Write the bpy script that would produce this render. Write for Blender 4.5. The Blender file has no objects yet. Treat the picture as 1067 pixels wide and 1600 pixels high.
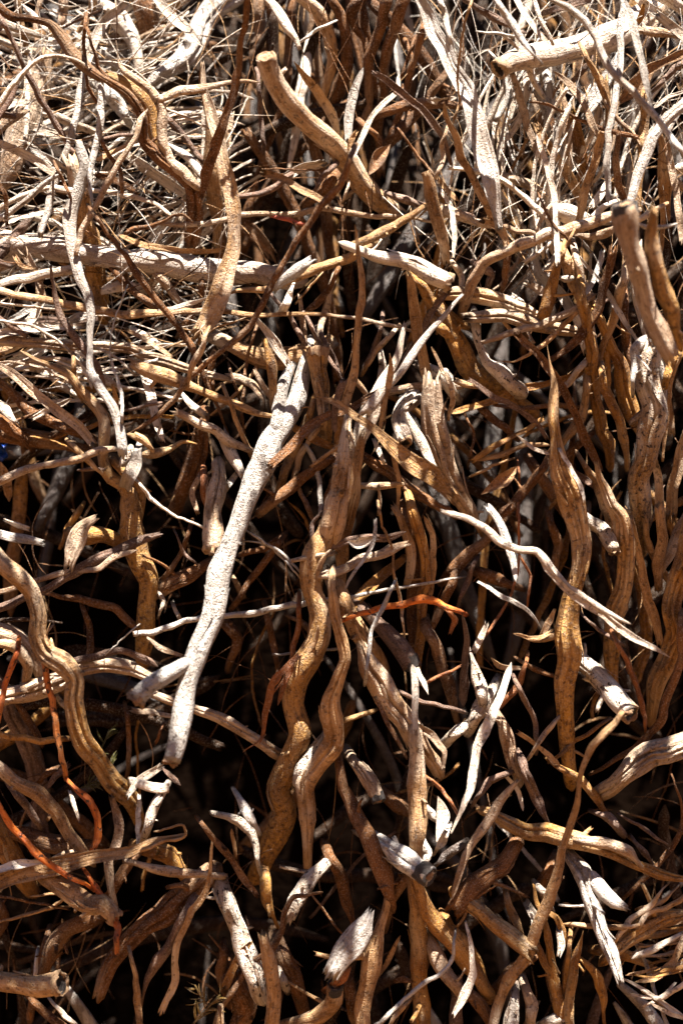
import bpy, math, random
import numpy as np

# ------------------------------------------------------------------ camera, light, exposure
PX = 0.00075            # metres per photo pixel on the plane Y = 0
DIST = 2400.0           # camera distance in the same unit
CAMZ = 0.90
scene = bpy.context.scene
cam_d = bpy.data.cameras.new('camera'); cam = bpy.data.objects.new('camera', cam_d)
scene.collection.objects.link(cam); scene.camera = cam
cam.location = (0, -DIST * PX, CAMZ); cam.rotation_euler = (math.radians(90), 0, 0)
cam_d.sensor_fit = 'VERTICAL'; cam_d.sensor_height = 36.0
cam_d.lens = 36.0 * DIST / 1600.0
cam_d.clip_start = 0.02; cam_d.clip_end = 500
cam_d.dof.use_dof = True; cam_d.dof.focus_distance = DIST * PX + 0.005; cam_d.dof.aperture_fstop = 1.7

SUN_EL, SUN_AZ = 70.0, 16.0      # elevation; azimuth measured from behind the camera towards the right
world = bpy.data.worlds.new('World'); scene.world = world; world.use_nodes = True
wn = world.node_tree.nodes; wl = world.node_tree.links
sky = wn.new('ShaderNodeTexSky'); sky.sky_type = 'NISHITA'; sky.sun_disc = False
sky.sun_elevation = math.radians(SUN_EL); sky.sun_rotation = math.radians(180 - SUN_AZ)
sky.altitude = 2500; sky.air_density = 0.5; sky.dust_density = 0.5; sky.ozone_density = 0.0
wl.new(sky.outputs[0], wn['Background'].inputs[0]); wn['Background'].inputs[1].default_value = 0.06
sun_d = bpy.data.lights.new('sun', 'SUN'); sun = bpy.data.objects.new('sun', sun_d)
scene.collection.objects.link(sun)
sun_d.energy = 5.0; sun_d.angle = math.radians(0.53); sun_d.color = (1.0, 0.92, 0.83)
ce, se = math.cos(math.radians(SUN_EL)), math.sin(math.radians(SUN_EL))
sdir = (math.sin(math.radians(SUN_AZ)) * ce, -math.cos(math.radians(SUN_AZ)) * ce, se)
from mathutils import Vector
sun.rotation_euler = Vector(sdir).to_track_quat('Z', 'Y').to_euler()
scene.view_settings.view_transform = 'Standard'; scene.view_settings.look = 'None'
scene.view_settings.exposure = 2.55; scene.view_settings.gamma = 1.0
scene.view_settings.use_curve_mapping = False

rnd = random.Random(11); nrs = np.random.RandomState(5)
CAM = np.array([0, -DIST * PX, CAMZ])

# ------------------------------------------------------------------ materials
def new_mat(name):
    m = bpy.data.materials.new(name); m.use_nodes = True
    nt = m.node_tree; return m, nt, nt.nodes['Principled BSDF']

def mathn(nt, op, a, b=None, clamp=False):
    n = nt.nodes.new('ShaderNodeMath'); n.operation = op; n.use_clamp = clamp
    for k, v in ((0, a), (1, b)):
        if v is None: continue
        if isinstance(v, (int, float)): n.inputs[k].default_value = v
        else: nt.links.new(v, n.inputs[k])
    return n.outputs[0]

def mixc(nt, f, a, b, mode='MIX'):
    n = nt.nodes.new('ShaderNodeMix'); n.data_type = 'RGBA'; n.blend_type = mode
    if isinstance(f, (int, float)): n.inputs[0].default_value = f
    else: nt.links.new(f, n.inputs[0])
    for k, v in ((6, a), (7, b)):
        if isinstance(v, tuple): n.inputs[k].default_value = (*v, 1)
        else: nt.links.new(v, n.inputs[k])
    return n.outputs[2]

def ramp(nt, f, p0, p1):
    n = nt.nodes.new('ShaderNodeMapRange'); n.interpolation_type = 'SMOOTHSTEP'
    nt.links.new(f, n.inputs[0]); n.inputs[1].default_value = p0; n.inputs[2].default_value = p1
    return n.outputs[0]

def bark(name, c1, c2, c3, rough=0.8, grain=1.0, crack=0.5, patch=0.35, spec=0.3, relief=0.0042, rot=0.6):
    """c1 main, c2 darker variation, c3 odd patches (lichen, dust, old skin)"""
    m, nt, bs = new_mat(name)
    uv = nt.nodes.new('ShaderNodeUVMap'); uv.uv_map = 'UVMap'
    oi = nt.nodes.new('ShaderNodeObjectInfo')
    sep = nt.nodes.new('ShaderNodeSeparateXYZ'); nt.links.new(uv.outputs[0], sep.inputs[0])
    U, V = sep.outputs[0], sep.outputs[1]
    W = mathn(nt, 'MULTIPLY', oi.outputs['Random'], 37.0)
    def coord(su, sv):
        c = nt.nodes.new('ShaderNodeCombineXYZ')
        nt.links.new(mathn(nt, 'MULTIPLY', U, su), c.inputs[0]); nt.links.new(mathn(nt, 'MULTIPLY', V, sv), c.inputs[1])
        nt.links.new(W, c.inputs[2]); return c.outputs[0]
    def noise(vec, detail=3, rough_=0.55, dist=0.0):
        n = nt.nodes.new('ShaderNodeTexNoise'); n.inputs['Scale'].default_value = 1.0
        n.inputs['Detail'].default_value = detail; n.inputs['Roughness'].default_value = rough_; n.inputs['Distortion'].default_value = dist
        nt.links.new(vec, n.inputs['Vector']); return n.outputs[0]
    fib = noise(coord(460, 20), 4, 0.6, 0.4)
    blotch = noise(coord(60, 24), 4, 0.6, 0.6)
    big = noise(coord(18, 8), 3)
    speck = noise(coord(620, 560), 2, 0.6)
    pits = noise(coord(210, 165), 3, 0.6)
    col = mixc(nt, ramp(nt, blotch, 0.36, 0.66), c1, c2)
    col = mixc(nt, mathn(nt, 'MULTIPLY', ramp(nt, big, 0.5, 0.68), patch), col, c3)
    st = nt.nodes.new('ShaderNodeAttribute'); st.attribute_name = 'stain'
    sf = mathn(nt, 'ADD', st.outputs['Fac'], mathn(nt, 'MULTIPLY', mathn(nt, 'SUBTRACT', blotch, 0.5), 0.9), True)
    sf = mathn(nt, 'MULTIPLY', sf, ramp(nt, st.outputs['Fac'], 0.0, 0.12))
    stc = mixc(nt, ramp(nt, pits, 0.35, 0.65), (0.52, 0.275, 0.05), (0.22, 0.10, 0.018))
    col = mixc(nt, mathn(nt, 'MULTIPLY', sf, 0.88), col, stc)
    # rotten, darkened lengths on some pieces
    rn = noise(coord(34, 14), 4, 0.6, 0.5)
    rf = mathn(nt, 'MULTIPLY', ramp(nt, rn, 0.54, 0.64), ramp(nt, mathn(nt, 'FRACT', mathn(nt, 'MULTIPLY', oi.outputs['Random'], 7.31)), 0.35, 0.9))
    col = mixc(nt, mathn(nt, 'MULTIPLY', rf, rot), col, (0.075, 0.045, 0.03))
    # fibre streaks and specks
    f1 = mathn(nt, 'MULTIPLY', ramp(nt, fib, 0.28, 0.72), 0.55)
    col = mixc(nt, mathn(nt, 'SUBTRACT', 0.5 * 1.0, mathn(nt, 'MULTIPLY', f1, 0.9), True), col, mixc(nt, 0.8, col, (0.03, 0.016, 0.009)))
    dk = mathn(nt, 'MULTIPLY', ramp(nt, pits, 0.57, 0.66), 1.1 * crack)
    col = mixc(nt, dk, col, (0.04, 0.02, 0.012))
    sp = mathn(nt, 'MULTIPLY', ramp(nt, speck, 0.5, 0.7), 0.32 * grain, True)
    col = mixc(nt, sp, col, mixc(nt, 0.5, col, (0.85, 0.8, 0.72)))
    hsv = nt.nodes.new('ShaderNodeHueSaturation')
    nt.links.new(mathn(nt, 'ADD', 0.82, mathn(nt, 'MULTIPLY', oi.outputs['Random'], 0.3)), hsv.inputs['Value'])
    nt.links.new(col, hsv.inputs['Color'])
    nt.links.new(hsv.outputs[0], bs.inputs['Base Color'])
    bs.inputs['Roughness'].default_value = rough; bs.inputs['Specular IOR Level'].default_value = spec
    h = mathn(nt, 'ADD', mathn(nt, 'MULTIPLY', fib, 0.9), mathn(nt, 'MULTIPLY', speck, 0.55 * grain))
    h = mathn(nt, 'ADD', h, mathn(nt, 'MULTIPLY', pits, 0.9 * grain))
    h = mathn(nt, 'SUBTRACT', h, mathn(nt, 'MULTIPLY', dk, 0.8))
    b = nt.nodes.new('ShaderNodeBump'); b.inputs['Strength'].default_value = 0.85; b.inputs['Distance'].default_value = relief
    nt.links.new(h, b.inputs['Height']); nt.links.new(b.outputs[0], bs.inputs['Normal'])
    return m

M = {
 'white':  bark('bleached_and_sunlit_wood', (0.80, 0.71, 0.60), (0.58, 0.47, 0.36), (0.42, 0.28, 0.17), patch=0.4),  # also whitens short pieces that are really sunlit patches on darker roots
 'chalk':  bark('chalky_white_bark', (0.60, 0.56, 0.51), (0.42, 0.375, 0.33), (0.30, 0.22, 0.16), patch=0.55, grain=1.8, crack=0.7, relief=0.009, rot=0.15),
 'sunpatched':   bark('sunpatch_white_bark', (0.74, 0.66, 0.56), (0.46, 0.35, 0.25), (0.17, 0.09, 0.045), patch=1.0, crack=1.2, grain=1.6, rot=0.9, relief=0.006),  # weathered brown bark with its sunlit patches painted in white
 'pale':   bark('pale_wood', (0.60, 0.46, 0.33), (0.36, 0.23, 0.13), (0.26, 0.13, 0.055), patch=0.7, grain=1.3),
 'trunkm': bark('bleached_trunk_wood', (0.60, 0.52, 0.45), (0.40, 0.32, 0.26), (0.36, 0.22, 0.12), patch=0.5, grain=1.8),
 'silver': bark('silver_grey_wood', (0.58, 0.54, 0.49), (0.42, 0.37, 0.32), (0.28, 0.19, 0.12), patch=0.5, grain=1.4),
 'tan':    bark('tan_bark', (0.54, 0.335, 0.165), (0.28, 0.15, 0.06), (0.66, 0.54, 0.41), patch=0.8, spec=0.15),
 'brown':  bark('brown_bark', (0.22, 0.10, 0.038), (0.085, 0.036, 0.013), (0.34, 0.22, 0.13), patch=0.7, spec=0.12),
 'ochre':  bark('ochre_bark', (0.50, 0.255, 0.06), (0.23, 0.10, 0.022), (0.52, 0.37, 0.2), patch=0.7),
 'slate':  bark('purple_grey_bark', (0.21, 0.125, 0.085), (0.10, 0.056, 0.04), (0.34, 0.25, 0.19), patch=0.4),
 'deep':   bark('deep_shade_bark', (0.040, 0.020, 0.010), (0.016, 0.008, 0.004), (0.07, 0.038, 0.02), patch=0.5, spec=0.05),  # darkened brown bark, the shade of the depths put into its colour
 'dark':   bark('black_bark', (0.05, 0.032, 0.024), (0.022, 0.014, 0.01), (0.12, 0.09, 0.075), rough=0.45, spec=0.6),
 'orange': bark('orange_bark', (0.72, 0.19, 0.02), (0.40, 0.085, 0.012), (0.50, 0.24, 0.08), rough=0.6, crack=0.9, grain=0.5, patch=0.7),
 'rust':   bark('rust_bark', (0.36, 0.12, 0.03), (0.20, 0.065, 0.018), (0.42, 0.22, 0.09), rough=0.65),
 'red':    bark('red_bark', (0.55, 0.11, 0.05), (0.32, 0.06, 0.03), (0.4, 0.2, 0.15)),
 'leafm':  bark('dry_leaf_skin', (0.47, 0.27, 0.12), (0.28, 0.14, 0.06), (0.55, 0.40, 0.24), rough=0.6),
 'char':   bark('charred_wood', (0.016, 0.012, 0.011), (0.007, 0.005, 0.005), (0.10, 0.085, 0.08), rough=0.35, patch=0.35, spec=0.6),
 'heart':  bark('cut_heartwood', (0.60, 0.40, 0.22), (0.38, 0.20, 0.10), (0.26, 0.13, 0.06), patch=0.6),
 'pith':   bark('pale_pith', (0.66, 0.50, 0.32), (0.45, 0.28, 0.15), (0.3, 0.15, 0.07)),
}

# ------------------------------------------------------------------ geometry helpers
def unproj(x, y, d):
    k = (DIST + d) / DIST
    return np.stack([(x - 533.5) * PX * k, d * PX, CAMZ + (800 - y) * PX * k], -1)

def nrm(v): return v / np.maximum(np.linalg.norm(v, axis=-1, keepdims=True), 1e-9)

def catmull(t, P, tt):
    """non-uniform smooth interpolation of P (n,k) with knots t at tt"""
    m = np.zeros_like(P)
    d = np.diff(P, axis=0) / np.diff(t)[:, None]
    if len(P) > 2:
        h = np.diff(t)[:, None]
        m[1:-1] = (d[:-1] * h[1:] + d[1:] * h[:-1]) / (h[1:] + h[:-1])
    m[0] = d[0]; m[-1] = d[-1]
    i = np.clip(np.searchsorted(t, tt, side='right') - 1, 0, len(t) - 2)
    hh = (t[i + 1] - t[i])[:, None]; s = ((tt - t[i])[:, None]) / hh
    return ((2*s**3 - 3*s**2 + 1) * P[i] + (s**3 - 2*s**2 + s) * hh * m[i]
            + (-2*s**3 + 3*s**2) * P[i+1] + (s**3 - s**2) * hh * m[i+1])

def sinnoise(p, freq, seed, terms=5):
    r = np.random.RandomState(seed % 100000)
    k = r.normal(size=(terms, p.shape[-1])) * freq; ph = r.uniform(0, 6.28, terms)
    return np.sin(p @ k.T + ph).sum(-1) / terms ** 0.5 * 0.8

def frames(P, Nin=None):
    T = nrm(np.gradient(P, axis=0))
    if Nin is None:
        view = nrm(P - CAM); S = np.zeros_like(P); prev = None
        for i in range(len(P)):
            s = np.cross(T[i], view[i]); l = np.linalg.norm(s)
            if prev is None: prev = s / max(l, 1e-6) if l > 1e-3 else np.array([1.0, 0, 0])
            else:
                if s @ prev < 0 and l < 0.5: s = -s
                q = s + prev * 0.35 * (1 if s @ prev >= 0 else -1)
                if s @ prev < 0: q = -q
                q -= T[i] * (q @ T[i]); prev = q / max(np.linalg.norm(q), 1e-6)
            S[i] = prev
        N = nrm(np.cross(S, T))
        sgn = np.sign(-(N * view).sum(-1).mean()) or 1
        N = N * sgn
    else:
        N = nrm(Nin - T * (Nin * T).sum(-1, keepdims=True))
        S = nrm(np.cross(T, N))
    return T, S, N

def make_mesh(name, V, F, UV, stain, mats, fm=None):
    me = bpy.data.meshes.new(name)
    me.from_pydata(V.tolist(), [], F)
    uvl = me.uv_layers.new(name='UVMap')
    li = np.zeros(len(me.loops), dtype=np.int32); me.loops.foreach_get('vertex_index', li)
    uvl.data.foreach_set('uv', UV[li].astype(np.float32).ravel())
    at = me.attributes.new('stain', 'FLOAT', 'POINT'); at.data.foreach_set('value', stain.astype(np.float32))
    me.polygons.foreach_set('use_smooth', [True] * len(me.polygons))
    for m in mats: me.materials.append(m)
    me.update(); return me

def tube_faces(nr, n, closed=True):
    F = []
    for i in range(nr - 1):
        a = i * n
        for j in range(n):
            k = (j + 1) % n
            F.append((a + j, a + k, a + n + k, a + n + j))
    return F

def sweep(P, R, seed, n=14, flat=1.0, curl=0.0, twist=None, lump=0.05, grooves=(), ends=('b', 'b'), Nin=None,
          stain=None, ridge=0.12, nodes=0):
    """returns V, F, UV, stain array and end frames. P (m,3), R (m,) in metres"""
    T, S, N = frames(P, Nin)
    m = len(P); L = np.concatenate([[0], np.cumsum(np.linalg.norm(np.diff(P, axis=0), axis=1))])
    th = np.arange(n) / n * 2 * math.pi
    if twist is not None:
        c, s = np.cos(twist)[:, None], np.sin(twist)[:, None]
        S, N = S * c + N * s, N * c - S * s
    rr = np.repeat(R[:, None], n, 1)
    Q = np.stack([np.repeat(L[:, None] / max(R.mean(), 1e-4) * 0.35, n, 1), np.cos(th)[None].repeat(m, 0), np.sin(th)[None].repeat(m, 0)], -1)
    lowf = sinnoise(Q * np.array([0.55, 0.8, 0.8]), 1.0, seed)
    st = sinnoise(Q * np.array([0.12, 3.4, 3.4]), 1.0, seed + 7)
    hi = sinnoise(Q * np.array([3.1, 3.5, 3.5]), 1.2, seed + 3)
    rr = rr * (1 + lump * (lowf + ridge * st + 0.3 * hi))
    X = rr * np.cos(th); Y = rr * np.sin(th) * flat
    if flat < 0.9: Y = Y * (1 + 0.35 * st)
    if curl: Y = Y + R[:, None] * curl * (0.35 - (X / np.maximum(R[:, None], 1e-6)) ** 2)
    tpar = L / L[-1]
    nr_ = random.Random(seed + 99)
    for _ in range(nodes):          # knots, swellings and scars
        c_, a_ = nr_.uniform(0.08, 0.92), nr_.uniform(0, 6.28); s_ = R.mean() * nr_.uniform(0.5, 1.3)
        g_ = np.exp(-((L - c_ * L[-1]) / s_) ** 2)[:, None] * (0.35 + np.exp(-(((th[None] - a_ + math.pi) % (2 * math.pi) - math.pi) / 0.7) ** 2))
        X = X * (1 + nr_.uniform(-0.08, 0.18) * g_); Y = Y * (1 + nr_.uniform(-0.08, 0.18) * g_)
    for (tc, a, b, dep, sig) in grooves:
        w = np.clip((tpar - a) / 0.06, 0, 1) * np.clip((b - tpar) / 0.06, 0, 1)
        wob = tc + 0.10 * np.sin(tpar * 9 + seed) + 0.05 * np.sin(tpar * 23 + seed * 2)
        g = np.exp(-((th[None] - wob[:, None]) / sig) ** 2) * w[:, None] * dep
        if flat > 0.6: X = X * (1 - g); Y = Y * (1 - g)
        else: Y = Y - g * R[:, None] * max(flat * 1.9, 0.35)
    V = P[:, None] + S[:, None] * X[..., None] + N[:, None] * Y[..., None]
    # ragged ends
    for e, kind in ((0, ends[0]), (1, ends[1])):
        idx = 0 if e == 0 else -1; sg = -1 if e == 0 else 1
        jag = sinnoise(np.stack([np.cos(th) * 3, np.sin(th) * 3], -1), 1.0, seed + 11 + e, 4)
        spk = np.abs(sinnoise(np.stack([np.cos(th) * 9, np.sin(th) * 9], -1), 1.0, seed + 21 + e, 3))
        if kind == 's': off = (jag * 0.3 + spk * 1.7) * min(R[idx], 0.0075)
        elif kind in 'chk': off = jag * 0.10 * R[idx]
        else: off = 0 * jag
        V[idx] += T[idx] * (sg * off)[:, None]
    V = V.reshape(-1, 3)
    F = tube_faces(m, n)
    U = np.repeat((th / (2 * math.pi))[None], m, 0) * (2 * math.pi * R.mean())
    UV = np.stack([U, np.repeat(L[:, None], n, 1)], -1).reshape(-1, 2)
    ST = np.zeros(m) if stain is None else stain
    STv = np.repeat(ST[:, None], n, 1).ravel()
    extraV, extraUV, extraS = [], [], []
    for e, kind in ((0, ends[0]), (1, ends[1])):
        i = 0 if e == 0 else m - 1; sg = -1 if e == 0 else 1
        push = {'b': 0.25, 't': 0.6, 's': -0.7, 'c': -0.12, 'h': -1.6, 'k': -0.35, 'r': 0.25}[kind] * R[i]
        ci = m * n + len(extraV)
        extraV.append(P[i] + T[i] * sg * push); extraUV.append((0, L[i])); extraS.append(ST[i])
        for j in range(n):
            k = (j + 1) % n
            F.append((ci, i * n + k, i * n + j) if e == 0 else (ci, i * n + j, i * n + k))
    V = np.vstack([V, extraV]); UV = np.vstack([UV, extraUV]); STv = np.concatenate([STv, extraS])
    return V, F, UV, STv, (T, S, N, L)

def resample(px, w, d, step):
    """px (k,2) pixels, w, d arrays -> dense arrays"""
    seg = np.linalg.norm(np.diff(px, axis=0), axis=1); seg = np.maximum(seg, 0.5)
    t = np.concatenate([[0], np.cumsum(seg)])
    n = int(min(max(t[-1] / step, 7), 110))
    tt = np.linspace(0, t[-1], n)
    A = catmull(t, np.column_stack([px, w, d]), tt)
    A[:, 2] = np.maximum(A[:, 2], min(w) * 0.6)
    lin = np.column_stack([np.interp(tt, t, px[:, k]) for k in (0, 1)])
    A[:, :2] = A[:, :2] * 0.68 + lin * 0.32
    return A[:, :2], A[:, 2], A[:, 3], tt / t[-1]

def link(name, me, parent=None):
    o = bpy.data.objects.new(name, me); scene.collection.objects.link(o)
    if parent is not None:
        o.parent = parent; o.location = -Vector(parent.location) if False else o.location
    return o

def end_pieces(parent, O, P, R, fr, e, kind, seed, matkey, flat):
    """cut face, hollow or burnt rim as parts of their root"""
    T, S, N, L = fr; i = 0 if e == 0 else -1; sg = -1 if e == 0 else 1
    c, t, s, nn, r = P[i], T[i] * sg, S[i], N[i], R[i]
    n = 22; th = np.arange(n) / n * 2 * math.pi
    def rings(spec, name, mat, jag=0.05, closed_in=True):
        Vs = []
        for q, (rad, dep) in enumerate(spec):
            j = 1 + jag * sinnoise(np.stack([np.cos(th) * 2, np.sin(th) * 2], -1), 1.2, seed + 31 + q // 2)
            jd = jag * 1.6 * sinnoise(np.stack([np.cos(th) * 4, np.sin(th) * 4], -1), 1.2, seed + 41 + q // 2)
            Vs.append(c + (s[None] * np.cos(th)[:, None] + nn[None] * np.sin(th)[:, None] * flat) * (rad * r * j)[:, None] + t[None] * ((dep + jd) * r)[:, None])
        V = np.concatenate(Vs); F = tube_faces(len(spec), n)
        if closed_in:
            ci = len(V); V = np.vstack([V, (c + t * spec[-1][1] * r)[None]])
            F += [(ci, (len(spec) - 1) * n + j, (len(spec) - 1) * n + (j + 1) % n) for j in range(n)]
        UV = np.stack([V[:, 0] * 3 + V[:, 1], V[:, 2] * 3], -1)
        me = make_mesh(name, V - O, F, UV, np.zeros(len(V)), [M[mat]])
        return link(name, me, parent)
    if kind == 'c':
        rings([(1.04, -0.35), (1.05, 0.02), (0.97, 0.10), (0.86, 0.05), (0.80, -0.04), (0.55, 0.0), (0.50, -0.06), (0.3, -0.03)], 'cut_end', 'heart', 0.075)
        rings([(0.27, -0.12), (0.24, 0.05), (0.14, 0.07)], 'pith', 'pith', 0.05)
    elif kind == 'h':
        rings([(1.04, -0.5), (1.07, 0.05), (0.98, 0.16), (0.84, 0.10), (0.80, -0.1)], 'torn_rim', 'heart' if matkey != 'white' else 'pith', 0.2, False)
        rings([(0.99, -0.12), (0.83, -0.02), (0.66, -0.10), (0.55, -0.6), (0.45, -1.4)], 'hollow', 'char', 0.12)
    elif kind == 'k':
        rings([(1.02, -1.25), (1.05, -0.9), (1.04, -0.2), (1.02, 0.06), (0.88, 0.12), (0.72, -0.05), (0.6, -0.1)], 'charred_rim', 'char', 0.10)
        rings([(0.44, -0.12), (0.40, 0.06), (0.28, 0.10), (0.22, 0.02)], 'pith', 'heart', 0.07)

def shoots(parent, O, P, R, fr, seed, count, matkey):
    """stumps of side shoots broken off the root"""
    T, S, N, L = fr; r = random.Random(seed); m = len(P)
    for q in range(count):
        i = r.randint(3, m - 4); a = r.uniform(-0.3, 3.4); D = S[i] * math.cos(a) + N[i] * math.sin(a)
        D = D + T[i] * r.uniform(-0.9, 0.9); D = D / np.linalg.norm(D)
        ln = R[i] * (r.uniform(0.4, 1.6) if r.random() < .7 else r.uniform(2.5, 6)); bend = T[i] * r.uniform(-.4, .4) * ln; tt = np.linspace(0, 1, 7)[:, None]
        C = P[i] + D * (R[i] * 0.6 + ln * tt) + bend * tt ** 2
        rad = R[i] * r.uniform(0.14, 0.3) * np.array([1.5, 1.2, 1, .95, .9, .85, .8])
        V, F, UV, ST, _ = sweep(C, rad, seed + q + 50, n=10, lump=0.12, ends=('b', 's'))
        link('side_shoot', make_mesh('side_shoot', V - O, F, UV, ST, [M[matkey]]), parent)

def flakes(parent, O, P, R, fr, seed, count, matkey):
    T, S, N, L = fr; r = random.Random(seed)
    m = len(P)
    for q in range(count):
        i0 = r.randint(2, max(3, m - 8)); ln = r.uniform(1.6, 4.5) * R[i0]
        ds = max((L[-1] / (m - 1)), 1e-5); k = max(4, int(ln / ds)); i1 = min(m - 2, i0 + k)
        if i1 - i0 < 3: continue
        a = r.uniform(0.25, 2.9); ids = np.linspace(i0, i1, 9)
        lo = np.floor(ids).astype(int); f = (ids - lo)[:, None]; hi = np.minimum(lo + 1, m - 1)
        def at(A): return A[lo] * (1 - f) + A[hi] * f
        Pc, Sc, Nc = at(P), at(S), at(N); Rc = (R[lo] + R[hi]) / 2
        aa = a + np.linspace(0, r.uniform(-0.4, 0.4), 9)
        D = Sc * np.cos(aa)[:, None] + Nc * np.sin(aa)[:, None]
        tt = np.linspace(0, 1, 9); lift = 1.0 + r.uniform(0.1, 0.55) * (tt if r.random() < .5 else 1 - tt) ** 2
        C = Pc + D * (Rc * lift)[:, None]
        w = Rc * r.uniform(0.10, 0.24) * np.sin(np.clip(tt * 0.9 + 0.08, 0, 1) * math.pi) ** 0.6
        V, F, UV, ST, _ = sweep(C, np.maximum(w, 2e-4), seed + q, n=8, flat=0.22, Nin=D, lump=0.12, ends=('t', 't'))
        me = make_mesh('bark_flake', V - O, F, UV, ST, [M[matkey]])
        link('bark_flake', me, parent)

THINGS = []   # records for labelling
def parse_opts(s):
    o = {'flags': [], 'g': 0, 'st': None, 'd': None, 'e': ['b', 'b'], 'sec': 'r', 'L': False, 'flat': None, 'tl': 5.0}
    for tkn in s:
        if tkn in 'rf' and len(tkn) == 1: o['sec'] = tkn
        elif tkn == 'L': o['L'] = True
        elif tkn.startswith('st='): a, b = tkn[3:].split(':'); o['st'] = (float(a), float(b))
        elif tkn.startswith('d='): o['d'] = [float(v) for v in tkn[2:].split(',')]
        elif tkn[0] == 'g': o['g'] = int(tkn[1])
        elif tkn[0] in 'chskt': o['e'][int(tkn[1])] = tkn[0]
    return o

def build_strand(px, w, dd, mat, o, seed, name, parent=None, O=None, detail=1.0, wander=True):
    r = random.Random(seed)
    wm = float(np.mean(w)); step = max(3.0, min(wm * 0.42, 9)) if wm > 9 else 5.0
    q, ww, ds, tp = resample(px, w, dd, step / detail)
    if wander:
        amp = 1.5 if wm < 18 else 0.8
        Lp = np.concatenate([[0], np.cumsum(np.linalg.norm(np.diff(q, axis=0), axis=1))])
        for ax in (0, 1):
            q[:, ax] += amp * 0.5 * (np.sin(Lp / (17 + wm) + r.uniform(0, 6)) * 0.6 + np.sin(Lp / 9.0 + r.uniform(0, 6)) * 0.25)
        # small kinks at irregular spacing
        ks = [0.0]
        while ks[-1] < Lp[-1]: ks.append(ks[-1] + r.uniform(0.6, 2.2) * wm + 4)
        ka = (min(0.12 * wm, 3.6) if o['sec'] == 'r' else min(0.07 * wm, 2.0)) + 0.7
        for ax in (0, 1): q[:, ax] += np.interp(Lp, ks, [r.uniform(-ka, ka) for _ in ks])
        ds = ds + np.interp(Lp, ks, [r.uniform(-ka, ka) for _ in ks])
        ww = ww * np.interp(Lp, ks, [r.uniform(0.9, 1.1) for _ in ks])
        ds = ds + 5.0 * np.sin(Lp / 48.0 + r.uniform(0, 6)) * (1 if wm < 25 else 0.5)
        ww = ww * (1 + 0.05 * np.sin(Lp / (wm * 0.9 + 5) + r.uniform(0, 6)) + 0.03 * np.sin(Lp / (wm * 0.3 + 2.5) + r.uniform(0, 6)))
    P = unproj(q[:, 0], q[:, 1], ds); R = ww * (0.455 if o['sec'] == 'r' else 0.49) * PX * (DIST + ds) / DIST
    e = list(o['e'])
    # end profiles
    Lw = np.concatenate([[0], np.cumsum(np.linalg.norm(np.diff(P, axis=0), axis=1))])
    for k in (0, 1):
        dist_ = Lw if k == 0 else Lw[-1] - Lw
        if e[k] == 't': R = R * np.clip(0.10 + dist_ / (R.max() * (o['tl'])), 0, 1) ** 0.8
        elif e[k] == 'b': R = R * np.sqrt(np.clip(0.22 + dist_ / (R.max() * 1.1), 0.05, 1))
    flat, curl, tw = 1.0, 0.0, None
    n = 12 if wm < 14 else (18 if wm < 26 else 24)
    lump = 0.07 if wm < 20 else 0.085
    if 'h' in e or 'k' in e: lump = 0.13
    if o['sec'] == 'f':
        flat = max(0.16, 0.0006 / max(R.mean(), 1e-5)) if wm < 22 else 0.2
        flat = min(flat, 0.6)
        curl = r.choice([-1, 1]) * r.uniform(0.15, 0.5); n = 12 if wm < 12 else 16
        tw = r.uniform(-0.35, 0.35) + r.uniform(0.15, 0.6) * np.sin(tp * r.uniform(1.5, 5) + r.uniform(0, 6))
        lump = 0.06
        if wm > 24: curl *= 0.8; tw = tw * 0.45
        if o.get('calm'): tw = tw * 0.35
    if o['L']:
        flat = 0.12; curl = -0.8; n = 18; lump = 0.2
    if detail < 1: n = max(6, int(n * 0.6))
    grooves = []
    if o['g']:
        n = 44 if wm > 16 else 28
        for k in range(o['g']):
            tc = math.pi * (0.18 + 0.64 * (k + 0.5 + r.uniform(-.15, .15)) / o['g'])
            a = r.uniform(-0.1, 0.35); b = r.uniform(0.6, 1.1)
            if k == 0 and o['g'] == 1: a, b = -0.1, 1.1
            grooves.append((tc, a, b, r.uniform(0.35, 0.6), 0.11 if wm > 16 else 0.2))
    st = None
    if o['st']: st = np.clip(o['st'][0] + (o['st'][1] - o['st'][0]) * tp, 0, 1)
    V, F, UV, ST, fr = sweep(P, R, seed, n=n, flat=flat, curl=curl, twist=tw, lump=lump, ridge=0.4 if wm < 14 else 0.16, nodes=r.randint(1, 4) if o['sec'] == 'r' else 0, grooves=grooves, ends=e, stain=st)
    if O is None: O = V.mean(0)
    me = make_mesh(name, V - O, F, UV, ST, [M[mat]])
    ob = link(name, me, parent)
    if parent is None: ob.location = O
    T, S, N, L = fr
    if detail >= 1:
        for k in (0, 1):
            if e[k] in 'chk': end_pieces(ob if parent is None else parent, O, P, R, fr, k, e[k], seed, mat, flat)
        if o['sec'] == 'r' and wm >= 22 and parent is None:
            flakes(ob, O, P, R, fr, seed + 5, r.randint(2, 5), mat)
        if o['sec'] == 'r' and wm >= 12 and parent is None and len(P) > 12: shoots(ob, O, P, R, fr, seed + 9, r.choice([1, 1, 2, 3]), mat)
    return ob, q, ww, ds, O

def auto_name(mat, o, wm):
    if mat == 'leafm' or o['L']: return 'bark_curl'
    if mat == 'orange': return 'orange_twig'
    if o['sec'] == 'f': return 'bark_strap' if wm >= 12 else 'bark_ribbon' if wm >= 4.6 else 'bark_fibre'
    if any(x in o['e'] for x in 'hk') or ('c' in o['e'] and wm > 14): return 'root_stub'
    return 'thick_root' if wm >= 22 else ('root' if wm >= 9 else 'twig')

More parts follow.
